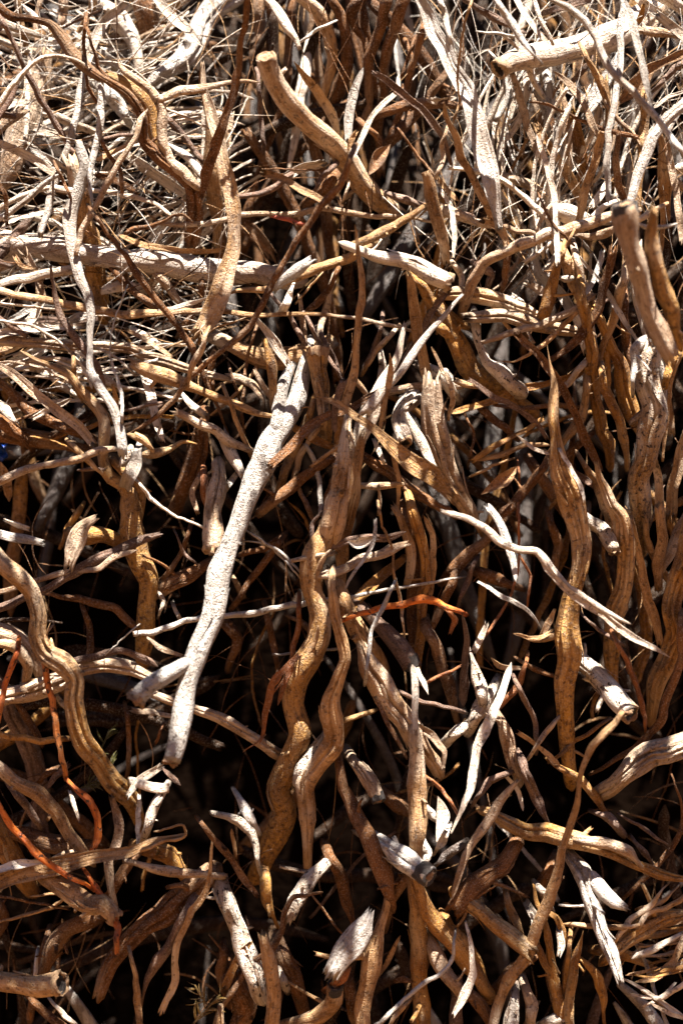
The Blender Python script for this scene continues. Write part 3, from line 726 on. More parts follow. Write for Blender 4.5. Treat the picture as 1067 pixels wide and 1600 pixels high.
8,40|pale r s0 g1 st=0:.4|80,285,56 180,282,70 290,295,74 400,330,72 570,365,58|pale-topped root with a chipped end under the sweeping pale branch|the chipped pale root
20,45|white r|95,315,50 112,420,38 150,500,54 220,540,84 275,600,80|thin white neck curling down from the chipped pale root|
50,90|ochre r st=.5:1|-60,260,70 -30,330,86 20,420,100 60,520,104 140,580,92 230,620,92 310,690,80|heavy ochre root bending round under the chipped pale root|the heavy ochre bend
-20,-20|pale f|130,405,20 260,360,32 400,320,36 520,270,36 600,220,32 648,192,22|shadow-striped pale strand crossing in front of the chipped pale root|
-5,-5|tan r t1|605,240,18 520,310,26 430,400,28 350,462,18 280,495,10 180,490,6||
-25,-15|brown f g1|740,-20,40 702,120,42 670,250,48 600,360,48 530,430,42 455,485,30|brown bow-shaped band sweeping down through the right-hand verticals|the brown bow
-10,-10|silver f|690,-10,24 650,110,26 600,195,22||
0,10|ochre r|500,-20,28 462,130,50 440,210,66 420,260,66|
15,20|tan r|555,-20,40 600,130,42 625,180,44||
18,24|tan r|505,0,60 560,130,64 592,220,50||
15,60|ochre r g1|590,170,50 620,330,62 640,480,66 650,640,66 680,780,68 710,870,62 715,940,48|long upright ochre root left of the big curved root|
0,20|tan r|792,90,50 765,220,52 720,350,42 680,450,36 668,540,28||
50,70|brown r|790,200,40 800,400,46 832,560,30||
45,90|ochre r g1|655,270,50 720,400,62 770,500,76 790,620,82 830,730,82 875,830,62|big curved ochre root bending towards the pale upright stub|the big curved ochre root
30,50|ochre r|688,550,40 710,650,52 760,760,52 790,860,48 797,940,30||
40,50|tan r|615,590,40 600,700,42 570,790,50 505,870,40||
60,70|silver f|365,-20,50 400,90,58 490,170,52 545,270,48||
10,20|brown f g1|295,370,38 400,480,42 500,620,42 560,740,42 620,880,42 675,1000,32|straight brown slat slanting down to the split tan stalk|
-10,-10|silver f|585,10,18 700,150,22 800,320,24 862,415,16||
40,45|ochre f g1|-20,740,30 100,700,32 200,670,36 320,620,36 430,595,32 560,560,36 625,515,28||
20,20|pale r|478,655,18 530,590,30 602,500,32||
45,45|brown f|185,700,24 330,710,26 480,700,26 575,710,24||
20,20|slate f|70,585,22 180,660,30 300,720,32 380,780,32 432,855,24||
30,30|ochre f|90,955,28 180,890,36 300,830,32 405,765,24||
32,28|tan f|85,960,18 220,930,26 340,880,24 445,888,18||
60,60|brown r|130,715,40 190,770,40 255,825,34||
40,40|tan r|95,1022,14 170,985,16 255,958,12||
-20,0|white f g2|850,-40,60 845,60,66 860,180,66 885,290,60 905,370,50|white splintered strip partly behind the blurred front stick|
10,10|tan f|1060,450,12 1010,600,20 990,800,22 970,960,14||
15,30|tan f|925,920,36 950,1080,42 962,1220,42||
30,40|tan f g1|1075,840,50 1030,1050,62 1005,1210,50||
-30,-30|white f t0|285,838,6 370,900,20 445,932,12||
-60,-45|white f|490,910,16 540,990,22 590,1080,22 602,1160,12||
-6,20|tan r|595,962,26 650,1050,42 690,1150,42 715,1240,40||
-5,-5|leafm f L|120,1115,10 185,1075,48 245,1035,52 290,985,8|crisp curled leaf shaving above the forked white ribbon|
20,30|brown r|215,1220,48 320,1100,52 440,940,40||
-5,-5|slate f|555,1000,12 610,1050,40 668,1095,18||
5,-15|white r h1|605,1215,70 650,1250,76 690,1280,76 725,1330,72 748,1385,56|pale burnt-ended stub poking out right of the dagger-topped root|
60,80|ochre r|700,440,36 705,530,44 710,620,34||
40,50|silver f|960,500,30 985,600,34 990,700,24||
40,40|ochre r|1040,460,50 1010,520,50 990,600,40||
70,80|tan f|960,560,40 990,700,50 1010,820,36||
30,30|white f|560,280,40 590,350,44 610,440,26||
60,60|white f|270,190,30 310,230,44 350,270,24||
50,50|white f s0|350,130,30 390,160,40 425,190,24||
10,10|white f|490,100,20 520,110,34 550,105,24||
55,60|slate r|130,60,50 170,90,50 150,150,36||
50,60|brown r|240,-20,36 235,80,40 215,180,30||
40,40|tan r|-20,20,30 30,100,34 20,170,24||
80,90|brown r|620,850,30 560,900,40 490,990,30||
100,110|brown r|380,1000,60 440,1090,64 500,1180,50||
50,50|rust r|295,980,12 300,1080,14 290,1200,12||
5,5|tan r s0|15,590,30 50,600,34 80,605,26||
40,40|brown r|50,750,14 85,830,14 65,960,14||
@0,800,3
-8,-8|pale f|-20,380,24 80,350,26 200,310,26 330,275,30 450,270,30 540,210,30 645,178,16||
0,0|slate f g2|-20,460,40 100,410,38 240,350,42 350,280,50 450,220,52 550,190,52 650,140,50 745,105,26|dark weathered strap crossing in front of the bent-necked ochre root|
40,20|ochre r|560,125,80 500,110,96 440,105,112||
-25,-20|pale f g3|440,35,30 400,60,60 365,120,92 340,180,92 325,245,50|rag-like curl of pale bark beside the bent-necked ochre root|
20,30|silver f g2|-20,95,60 80,120,62 180,145,36||
60,70|brown r|225,385,24 330,405,36 450,425,46 540,450,50 600,510,50 640,550,30|bare brown branch running level in the dark left of the chalky root|
90,95|brown r|395,450,24 420,560,36 420,690,34||
0,0|silver r|508,658,6 570,600,8 638,543,8||
30,45|pale r|-30,540,90 80,590,84 150,680,72 190,770,50||
20,30|tan r|-20,610,40 80,640,60 135,720,54 120,800,40||
35,50|pale r g1|-20,900,90 100,850,112 200,820,112 290,790,92 380,745,74 480,710,72 600,730,72 690,765,50|bleached root crossing level behind the snaking left root|the bleached cross root
30,30|slate f|355,700,36 450,680,36 560,650,34 700,700,40 745,730,20||
-30,-30|orange r|82,635,26 50,740,30 20,840,32 -5,950,26|bright orange twig at the left edge above the bleached cross root|
-20,-10|orange r|205,690,30 230,800,36 255,950,32 275,1080,30 303,1200,30|bright orange twig hanging down in front of the bleached cross root|the long orange twig
38,60|pale r g1|750,865,46 830,900,48 950,940,48 1067,985,56 1170,1050,60 1280,1120,60|banded branch emerging on both sides of the chalky root's foot|
40,40|tan f|630,928,30 740,940,36 830,955,24||
55,60|brown r|790,345,90 880,300,84 940,262,56||
50,50|brown r|890,80,24 850,190,28 765,310,28||
40,40|slate r|830,115,12 860,190,18 925,245,12||
10,10|pale f|695,588,12 760,640,30 850,672,16||
20,25|ochre r|-20,1040,30 100,1060,36 200,1075,36 290,1068,30||
60,60|brown r|90,910,30 140,980,36 180,1050,36||
80,80|brown r|590,940,24 610,1060,26 600,1200,24||
60,60|white r|745,370,20 765,420,26 750,460,14||
75,75|white f|815,440,20 840,490,24||
50,50|white f|265,860,16 290,900,30 310,925,16||
90,100|ochre r|370,0,30 330,60,36 300,130,20||
40,30|white f|30,40,20 80,60,36 130,80,26||
100,100|rust r|760,1010,14 740,1060,16||
@356,800,3
-20,-18|silver r|95,92,10 180,150,16 250,190,16 300,240,16 345,298,8||
-16,-16|silver r|85,135,8 200,165,10 260,220,12 335,305,8||
-40,-38|pale r c0|300,232,22 380,212,32 460,198,22||
-45,-10|pale f c0 g1|405,295,32 480,290,50 540,270,46 620,220,46 700,205,46 780,170,52 838,148,26|pale cut strip curling out from the wavy ochre root|
-30,-10|slate f g1|475,175,26 560,140,40 650,120,42 740,120,34 840,95,20||
-42,-42|white f L|560,130,8 600,155,44 650,140,44 685,115,8|
-52,-40|silver f|688,38,16 685,130,20 640,220,18 580,300,16 543,365,8||
-10,-5|tan r|705,-20,14 720,60,14 770,160,15 780,300,15 810,430,20 825,575,10||
10,20|tan f|785,-20,36 830,80,52 860,180,54 850,280,48 838,345,28||
30,60|ochre r g1|860,-20,56 910,110,60 925,220,58 920,350,54 905,450,52 900,600,60 888,720,50|dusky upright root passing behind the bright orange stem|
70,90|brown r|835,20,70 870,250,74 870,450,72 868,670,50||
35,40|tan f|915,20,22 955,110,30 962,250,30 948,410,24||
0,10|orange r|545,505,20 640,470,28 750,445,36 850,425,38 920,412,42 1000,432,36 1070,462,30|bright orange stem lying level right of the wavy ochre root|the level orange stem
30,30|rust f|1040,470,26 1065,510,34 1045,560,24||
15,15|rust r|335,420,26 330,540,30 312,620,32 298,690,24||
-25,-25|rust f s0 g2|325,680,26 240,760,34 200,820,34 185,900,32 168,1010,22 150,1090,10|frayed tuft of orange fibre hanging off the wavy ochre root|
-20,-20|rust f|310,705,20 280,770,30 255,830,32 238,905,16||
-26,-24|rust r t1|322,684,10 262,742,12 232,800,12 190,862,10 182,960,8||
-24,-22|rust r t1|318,690,9 290,735,10 262,790,12 210,850,10 196,930,6||
-22,-20|rust f s1|326,676,14 268,735,18 222,790,16 206,842,12||
-24,-24|rust r t1|312,700,8 300,760,10 262,820,9 252,870,6||
-22,-22|rust r|95,1108,6 125,1085,8 155,1062,10||
-30,25|pale r s0 g1 st=0:.3|628,640,44 655,715,112 715,790,130 780,900,132 840,985,130 895,1070,104 940,1150,70|pale broken root with a torn top in the lower centre|the torn pale root
-45,-40|silver r|772,350,18 730,440,26 680,540,20 660,650,22 648,770,18|thin silvery twig standing on the torn pale root|
40,30|tan r|520,400,86 560,480,92 610,560,92 665,640,80||
60,-5|slate r k1|620,450,76 690,500,84 750,560,100 810,640,102 862,725,92|dark root with a burnt cut end above the tan grey post|the burnt-ended dark root
-28,-30|white f|862,715,26 872,780,32 878,880,30 877,980,30 868,1040,20|pale splinter linking the burnt-ended dark root to the tan grey post|
-25,-25|white f t1|890,740,24 915,800,30 938,860,6||
-30,-10|tan r s0 d=-30,-30,-25,-20,-15,-10|872,1015,44 872,1060,72 876,1120,84 884,1230,92 886,1400,86 880,1600,72|tan grey post standing upright in the lower centre|the tan grey post
-20,-10|brown f|695,870,28 740,980,32 790,1070,28 835,1150,12||
0,15|pale f g1|895,1010,36 960,1055,42 1010,1120,32 1012,1200,18||
10,10|slate r|795,838,18 880,880,26 960,900,22 1080,935,20||
60,70|brown r|945,560,60 990,680,62 1040,830,62 1062,920,40||
20,20|rust r|915,803,14 1000,770,18 1080,730,14||
30,30|ochre r|525,992,24 600,960,30 655,938,22||
35,40|white r|352,1220,86 400,1115,60 448,1035,26||
80,80|brown r|40,410,34 120,300,36 200,200,36 245,140,28||
120,120|brown r|180,470,30 210,600,36 232,720,28||
50,60|ochre f|560,470,50 640,380,56 740,280,52 820,210,36||
70,70|brown r|955,545,34 1000,430,46 1070,290,44||
-15,-5|tan r g1|490,330,36 495,450,52 530,570,58 545,680,62 510,775,70 478,880,90 490,980,102 490,1080,110 430,1180,92 375,1260,98 365,1380,86 365,1480,72 372,1610,50|slim split root twisting down beside the wavy ochre root|the slim split root
-5,-18|slate r|440,-10,14 395,60,20 400,160,20||
120,130|brown r|0,540,60 40,590,60 20,680,40||
110,120|brown r|380,560,30 350,520,30 310,500,20||
100,110|tan f|30,320,30 60,370,36||
120,120|brown r|100,190,30 180,170,36 230,130,30||
@711,800,3
-65,-55|silver f s0|160,-20,36 220,70,42 240,150,42 270,230,32 282,325,26|grey strip dropping across the forked white ribbon|
-20,-20|tan f|272,568,8 340,590,22 400,588,22 442,568,20||
-22,-22|tan f|402,585,20 430,530,34 462,458,12|tan hooked shaving floating left of the dagger-topped root|
-5,0|silver f|105,325,12 200,380,22 270,420,24 340,460,20 402,542,6||
30,30|rust r|300,190,12 350,300,15 338,430,12||
35,40|rust r|295,-20,12 300,200,13 280,330,15 230,450,16 95,630,14||
10,20|tan f|890,10,30 885,90,42 920,200,46 1005,325,38||
0,5|tan f|955,-20,50 972,130,52 952,250,52 955,350,38||
15,30|tan f|820,20,30 850,150,38 875,280,42 900,400,48 940,500,52 965,610,40||
25,30|pale r|1080,20,50 1040,110,56 1000,210,50 980,260,30||
0,60|ochre r g3|1100,130,110 1080,200,112 1030,320,104 1000,450,104 1030,560,112 1000,690,112 950,790,92 930,900,66|fluted ochre root leaning in at the right edge|the fluted ochre root
20,40|brown r|1062,520,40 1062,660,48 1000,850,48 960,980,44 870,1090,40 760,1150,30 670,1205,22|dark brown stem curving down and away from the fluted ochre root|
20,20|rust r|745,590,22 800,700,28 850,830,28 880,930,26 892,1020,16||
22,22|slate r|590,480,14 680,560,20 765,612,20||
40,-20|white r h1|590,690,100 650,735,104 710,800,104 770,880,108 825,950,98|stub with a mottled white hollow tip pointing down right|the mottled hollow stub
25,30|tan f|165,685,12 200,720,30 315,735,18||
15,20|white r|75,670,16 105,780,62 125,880,60||
18,20|white r|160,850,50 130,900,84 95,970,60||
20,30|white r|-10,1050,56 30,1015,60 70,985,44||
25,40|pale r g2|205,960,44 250,1080,76 285,1210,62||
0,10|slate r|288,800,24 340,900,28 380,1000,30 380,1090,22||
5,10|tan f|305,1035,24 400,1110,28 490,1190,30||
15,20|pale r|365,1120,20 420,1040,32 475,975,20||
60,60|brown r|305,695,20 400,750,26 475,775,22||
35,40|rust r|215,900,28 300,800,36 330,700,20||
20,30|slate f|35,470,14 50,600,28 40,750,42 38,910,40||
30,30|white f|95,640,34 145,530,22||
10,40|pale r g4|790,1230,100 870,1170,128 970,1120,130 1080,1090,120|ridged log-like root lying at the right edge, lower down|the ridged log
55,70|brown r|-20,290,60 60,210,62 150,130,52 210,50,40||
50,50|slate r|15,430,18 60,320,30 90,240,24||
40,50|white f|590,780,14 640,790,30 660,830,14||
110,120|brown r|620,20,40 600,120,50 580,200,40||
100,110|brown r|450,50,40 480,150,46 470,240,36||
90,90|brown r|130,280,60 200,310,66 260,340,40||
45,45|ochre r|690,990,20 560,1080,24 470,1150,20||
@0,1200,3
-25,0|tan r|-40,-20,56 80,70,72 180,120,82 260,210,82 320,310,72 395,395,50|smooth tan root slanting down above the fibrous bundle|the slanting tan root
60,70|brown r|-20,285,60 120,310,92 250,350,92 380,362,66||
70,70|ochre r|-30,250,110 30,370,120 90,470,90||
-32,-28|tan f g4|-30,540,76 150,480,92 300,450,84 450,420,62 600,390,52 720,340,30 865,308,12|flat fibrous bundle of bark lying level at lower left|the fibrous bundle
-28,-28|tan r|650,395,26 760,350,20 872,312,15 862,268,12 760,290,12||
-36,-36|white f|-20,480,40 110,445,44 200,440,16||
-18,-10|pale r|648,450,30 740,475,52 850,490,48 1000,500,38|pale banded rod right of the fibrous bundle|
5,10|pale f|528,150,28 560,270,46 545,380,52 515,440,50 520,540,42 545,655,22||
-10,-38|tan r h1|210,500,70 350,590,84 430,640,92 490,640,104 545,700,90|stub with a bright sawn tip below the fibrous bundle|the bright-tipped stub
50,-10|brown r s1 g2|950,520,110 880,580,124 800,650,124 700,740,112 600,830,92 520,920,82 470,1050,52|charred root with one white patch pointing down left|the charred root
50,60|brown r|440,690,90 300,760,92 240,860,84 215,930,60||
0,-45|tan r h1|-40,990,84 80,1010,102 180,1030,114 285,1018,116|stub with a pale ringed hollow end in the bottom left corner|the ringed hollow stub
10,10|tan r|28,716,14 150,680,19 250,650,19 332,594,12||
12,12|brown r|-10,598,12 150,630,14 295,656,12||
-5,0|white f s0|598,132,22 660,60,42 745,-5,36||
-8,-5|white f c1|655,70,40 720,88,48 795,95,44|short chalky cut piece at the foot of the chalky white root|
5,10|white r|760,120,46 720,190,56 690,280,46||
10,12|silver f|652,130,18 650,250,26 648,370,18||
-10,-5|tan f|1000,350,12 970,560,26 900,680,32 840,800,32 820,900,34 820,1000,36 755,1140,28|thin flat strand wandering down to the bottom beside the charred root|
30,30|slate r|905,630,50 780,850,60 700,980,42 678,1070,16||
20,30|tan r|608,860,18 640,980,30 650,1100,36 656,1230,30||
30,30|brown r|140,1075,26 220,1150,52 310,1220,44||
10,10|white r|262,1108,18 300,1150,28 345,1195,20||
60,60|white r|175,880,18 165,975,22||
10,15|brown r|955,265,26 1010,340,34 1080,420,36||
-10,0|orange r|345,78,24 380,115,34 430,160,40 462,230,38 455,320,42 428,400,28|short orange twig bent like a knee above the fibrous bundle|
-45,-42|orange r|-20,140,22 60,280,36 150,370,36 220,440,36 300,490,30 398,545,20|long orange twig lying across the fibrous bundle|
-20,-50|orange r|395,485,18 450,550,30 490,610,28 530,700,40 552,760,42 550,815,30|orange twig poking past the bright-tipped stub|
40,40|slate r|75,110,40 130,180,46 180,260,36||
45,50|brown f|190,60,26 230,20,36 300,0,30||
40,45|slate f|225,100,20 260,40,30 320,-10,24||
15,15|white f|330,110,16 345,170,26 372,250,8||
90,100|ochre r|720,380,80 800,400,96 850,470,70||
30,35|tan r|230,440,16 300,400,22 360,385,16||
20,20|tan r|180,600,12 240,590,16 300,588,10||
60,70|brown r|540,560,50 590,480,54 640,420,40||
50,50|slate f|760,0,20 800,30,36 850,80,20||
60,70|brown r|1050,860,40 1040,960,50 1060,1060,40||
90,90|brown r|0,640,60 20,720,60 -10,780,40||
100,110|brown r|220,800,40 180,960,44 150,1130,40||
@356,1200,3
-22,-15|white r|-20,225,36 60,250,46 110,300,42 130,370,36 142,450,22|white hook-shaped root end left of the wavy ochre root's foot|
0,0|tan f|15,285,18 30,350,22 42,425,12||
5,0|silver r|50,140,30 75,190,50 120,260,44||
15,15|brown f|-10,385,26 60,500,36 130,590,24||
60,60|ochre r|175,540,60 180,620,54 212,700,20||
-12,-8|brown r|395,590,18 300,610,26 265,680,28 250,780,30 200,860,34 120,910,34 50,1000,32 -10,1090,30|looping brown stem in the bottom left centre|
10,-5|white r s1|440,470,56 400,500,66 350,570,82 305,640,80 290,705,46|chalky broken stub under the slim split root|
10,20|white r|-20,580,90 40,760,104 90,880,112 140,1010,80|sunlit white root leaning beside the splinter-topped tan post|
-20,-10|tan r s0|168,785,40 190,920,72 210,1050,82 200,1230,74|splinter-topped tan post in the bottom left centre|
0,10|ochre f|105,820,14 80,850,36 30,930,44 -10,1030,36||
15,-5|brown r d=30,25,10,-10,-15,-15,-15|515,-20,50 560,120,62 600,230,74 650,320,92 690,430,92 730,520,84 748,600,56|dark root turning white where the sun reaches its lower half|the half-lit root
-15,0|tan r s0 d=-15,-12,-10,-8,0,10,20|745,590,36 735,660,34 715,740,50 685,860,92 660,960,92 640,1080,84 628,1230,82|tan post growing below the half-lit root|the lower tan post
-50,-40|silver f g5 s1|655,685,30 630,740,100 580,810,118 530,870,110 490,945,90|grey claw-like piece of bark with finger slits|the grey claw
-20,-20|rust f s0|560,940,30 535,985,60 510,1010,70||
-15,40|tan r k0|512,1010,84 490,1110,96 410,1165,84 330,1190,70||
60,60|brown r|475,400,50 530,520,62 560,640,52 592,730,22||
25,-5|pale r k1|605,-20,66 640,40,76 672,90,80 705,160,66|burnt-tipped stub peeking down between the root and the post|
30,40|ochre r|868,500,76 890,700,82 900,850,86 905,1000,88 905,1240,84|straight dull brown post below the capped grey stub|the dull brown post
-5,-55|silver r k1 g1|735,365,70 800,405,112 880,455,114 945,505,112|capped grey stub with a dark sawn end, lower centre|the capped grey stub
10,20|ochre r|885,540,56 930,660,82 990,740,88 1070,830,94 1130,940,92 1190,1010,60|ochre root slanting down right from the capped grey stub|
-50,-50|silver r|1062,790,14 1050,900,20 990,970,22 900,1020,22 820,1090,22 690,1215,22|smooth thin silver stem bending out of the bottom edge|
30,20|pale r|935,800,60 1000,920,94 1070,1030,60||
20,20|rust r|925,35,12 1000,100,22 1065,195,16||
5,5|white f L|980,130,10 1005,220,60 980,345,14||
15,15|white f|915,175,40 950,220,60 985,250,30||
20,20|white r|920,340,30 930,400,56 920,440,30||
20,20|white f|1020,290,40 1000,350,50 980,380,20||
10,10|dark r|970,450,20 1020,410,40 1080,370,40||
15,15|brown r|840,510,56 775,600,56 748,710,28||
50,50|brown r|390,590,10 460,680,14 545,790,12||
20,20|tan f|805,785,12 770,860,24 735,930,24 700,985,12||
30,30|tan r|755,1205,18 800,1140,30 840,1100,20||
80,80|brown r|250,850,80 290,960,90 330,1070,70||
40,40|white r|240,950,30 260,1000,44||
60,60|brown r|40,1010,120 80,1120,110 40,1220,90||
30,30|brown f|780,1000,20 820,990,36 860,1000,16||
90,90|brown r|560,1000,60 580,1120,60||
90,100|brown r|740,140,60 800,190,80 840,210,60||
@711,1200,3
-32,-10|pale f|285,60,22 210,160,48 140,270,48 70,370,38 20,500,32 -10,620,24|shaded strap with a sunlit upper blade, left of the long slanting strap|
30,30|slate r|262,18,26 160,60,38 105,140,26||
10,15|ochre r g1|180,220,50 230,240,74 330,290,92 460,310,102 580,340,92 700,390,62 850,450,52 950,490,50 1090,515,34|patchy branch running level behind the long slanting strap|the patchy level branch
-8,-5|pale r|595,340,46 720,362,62 820,400,54 855,445,24||
30,-15|brown r s1|250,420,90 230,460,104 160,500,94 80,570,112 10,670,90|charred stub with a white top near the capped grey stub|
10,-15|ochre r s1|40,620,80 160,720,94 250,780,94 338,838,84|ochre stub with a sun-bleached splintered tip|
20,10|tan r|245,615,38 270,690,42 302,775,34||
20,-45|silver r s1 g1|535,410,80 590,480,92 610,590,64 650,680,78 690,790,78 740,890,72 775,1000,36|lumpy grey root hanging with a flaking split tip, lower right|the lumpy grey root|G
10,10|ochre f|370,545,12 390,640,28 470,700,38 525,810,42||
5,30|ochre r|425,720,28 450,900,42 470,1050,60 520,1230,76|
0,28|ochre r t0|600,765,12 562,900,46 540,1040,48 535,1230,62|pointed ochre prong rising from the bottom edge|
8,28|ochre r|375,810,34 440,960,42 485,1100,44||
2,28|ochre r|540,790,22 520,950,32 516,1090,34||
20,30|ochre r|585,895,26 660,970,50 690,1080,44 696,1150,20||
10,40|ochre r g2|740,870,60 830,780,92 920,720,94 1010,690,64 1090,675,50|spreading ochre fan of roots at the right edge, near the bottom|the ochre fan
5,10|tan r|745,830,24 830,700,32 920,640,28 978,565,8||
6,10|tan r|860,740,22 900,680,26 1000,650,28 1090,585,20||
7,10|tan r|880,650,16 960,630,26 1020,575,10||
-5,0|white f|820,895,24 930,850,38 1060,775,18||
0,5|tan r|540,738,22 700,745,28 870,735,20||
15,10|tan f|1075,780,24 1030,900,38 950,980,34 840,1005,14||
20,20|silver f|840,815,16 900,940,22 940,1060,20 995,1210,18||
0,0|white f|780,985,10 900,1050,20 1080,1180,24||
-2,-2|white f|820,1060,12 960,1080,22 1090,1000,28||
5,5|white f|880,1120,14 980,1060,18 1030,1010,14||
5,8|tan f|800,970,12 880,955,16 950,930,12||
6,6|pale f|910,1100,12 1000,1150,20 1090,1170,16||
4,4|pale f|870,1040,12 940,1090,18 1010,1160,14||
40,45|brown r|1018,45,10 1062,180,15 1050,300,26 980,420,28 880,520,28 785,610,20|thin brown runner curving behind the patchy level branch|
10,10|slate r|785,228,10 880,280,22 975,348,12||
25,60|ochre r|470,-20,26 600,70,46 650,130,48 695,200,30||
-32,-30|white f|52,720,12 75,860,26 80,960,38 40,1060,42 -8,1160,20|white sliver of bark hanging at the bottom centre right|
5,5|white r|275,1080,56 262,1150,78 255,1250,84|stubby chalk white root end at the bottom edge|
15,15|pale r|330,1030,50 352,1110,62 350,1180,50||
10,10|white f|350,660,40 375,700,50 360,770,24||
20,20|white r|395,560,34 420,600,46 440,640,24||
40,50|ochre r|-30,740,70 80,900,94 135,1030,60||
30,35|slate r g1|310,-30,40 380,130,54 440,280,14||
30,40|white f|225,20,18 300,120,24 320,200,12||
90,100|brown r|440,460,50 400,540,60 420,620,50||
25,25|slate r|670,210,30 720,230,50 760,280,40||
60,60|slate r|850,350,20 890,400,40 910,430,20||
80,80|brown r|210,1010,50 280,940,60 330,910,40||
30,30|white r|440,1190,60 480,1170,70 520,1210,50||
50,50|brown r|60,1060,60 130,1130,70 170,1210,50||
10,10|white f|485,760,30 500,830,44 490,880,24||
60,60|ochre r|700,860,60 780,870,60 850,900,40||
"""

# ------------------------------------------------------------------ the setting: ground and earth bank
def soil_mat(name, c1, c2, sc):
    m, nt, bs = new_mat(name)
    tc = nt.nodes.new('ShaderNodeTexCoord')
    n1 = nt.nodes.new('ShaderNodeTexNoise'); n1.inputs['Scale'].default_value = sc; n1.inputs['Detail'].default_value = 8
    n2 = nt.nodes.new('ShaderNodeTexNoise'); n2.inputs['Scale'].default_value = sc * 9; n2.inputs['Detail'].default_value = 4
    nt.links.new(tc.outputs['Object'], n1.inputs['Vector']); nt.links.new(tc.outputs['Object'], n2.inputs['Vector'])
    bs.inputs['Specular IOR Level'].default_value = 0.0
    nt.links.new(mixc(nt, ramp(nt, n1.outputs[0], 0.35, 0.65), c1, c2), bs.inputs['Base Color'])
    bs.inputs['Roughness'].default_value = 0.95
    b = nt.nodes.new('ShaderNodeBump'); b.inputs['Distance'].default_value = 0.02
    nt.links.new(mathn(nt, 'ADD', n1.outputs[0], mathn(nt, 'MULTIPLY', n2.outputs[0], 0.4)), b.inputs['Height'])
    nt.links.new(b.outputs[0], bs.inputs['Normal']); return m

def grid(name, fn, nu, nv, mat):
    u, v = np.meshgrid(np.linspace(0, 1, nu), np.linspace(0, 1, nv)); V = fn(u.ravel(), v.ravel())
    F = [(j * nu + i, j * nu + i + 1, (j + 1) * nu + i + 1, (j + 1) * nu + i) for j in range(nv - 1) for i in range(nu - 1)]
    me = bpy.data.meshes.new(name); me.from_pydata(V.tolist(), [], F); me.materials.append(mat)
    me.polygons.foreach_set('use_smooth', [True] * len(me.polygons))
    o = bpy.data.objects.new(name, me); scene.collection.objects.link(o); o['kind'] = 'structure'; return o

def ground_fn(u, v):
    a = (u - 0.5) * 2; b = (v - 0.5) * 2
    x = np.sign(a) * np.abs(a) ** 3 * 150; y = np.sign(b) * np.abs(b) ** 3 * 150
    z = 0.02 * np.sin(x * 2.1) * np.cos(y * 1.7) * (np.hypot(x, y) < 30)
    z = z + np.clip(-y - 2.4, 0, 3.4) * 1.15 + 0.05 * np.sin(x * 1.3 + y)          # unseen slope added behind the camera to block low sky light
    return np.stack([x, y, z], -1)
grid('ground', ground_fn, 140, 140, soil_mat('sandy_ground', (0.13, 0.07, 0.033), (0.085, 0.046, 0.022), 3.0))
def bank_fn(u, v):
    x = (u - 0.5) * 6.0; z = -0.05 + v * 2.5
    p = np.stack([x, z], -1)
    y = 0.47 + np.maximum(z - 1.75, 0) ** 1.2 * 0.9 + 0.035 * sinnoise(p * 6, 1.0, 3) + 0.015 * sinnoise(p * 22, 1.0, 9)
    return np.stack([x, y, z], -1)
grid('earth_bank', bank_fn, 200, 90, soil_mat('shade_black_earth', (0.0018, 0.001, 0.0007), (0.0035, 0.002, 0.0013), 9.0))  # near-black earth, the shade of the deep gaps is in its colour

# ------------------------------------------------------------------ the traced strands
def parse():
    out = []; ox = oy = 0; sc = 1.0
    for line in DATA.strip().split('\n'):
        if line[0] == '@':
            ox, oy, sc = [float(v) for v in line[1:].split(',')]; continue
        f = line.split('|')
        d = [float(v) for v in f[0].split(',')]; op = f[1].split(); mat = op[0]; o = parse_opts(op[1:])
        P = np.array([[float(v) for v in p.split(',')] for p in f[2].split()])
        px = P[:, :2] / sc + np.array([ox, oy]); w = P[:, 2] / sc
        if len(px) == 2:
            px = np.vstack([px[0], px.mean(0), px[1]]); w = np.array([w[0], w.mean(), w[1]])
        if o['d']: d = np.interp(np.linspace(0, 1, len(px)), np.linspace(0, 1, len(o['d'])), o['d'])
        else:
            s = np.concatenate([[0], np.cumsum(np.linalg.norm(np.diff(px, axis=0), axis=1))]); d = d[0] + (d[1] - d[0]) * s / s[-1]
        out.append(dict(px=px, w=w, d=np.array(d), mat=mat, o=o, label=f[3], short=f[4] if len(f) > 4 else '', key=f[5] if len(f) > 5 else ''))
    return out

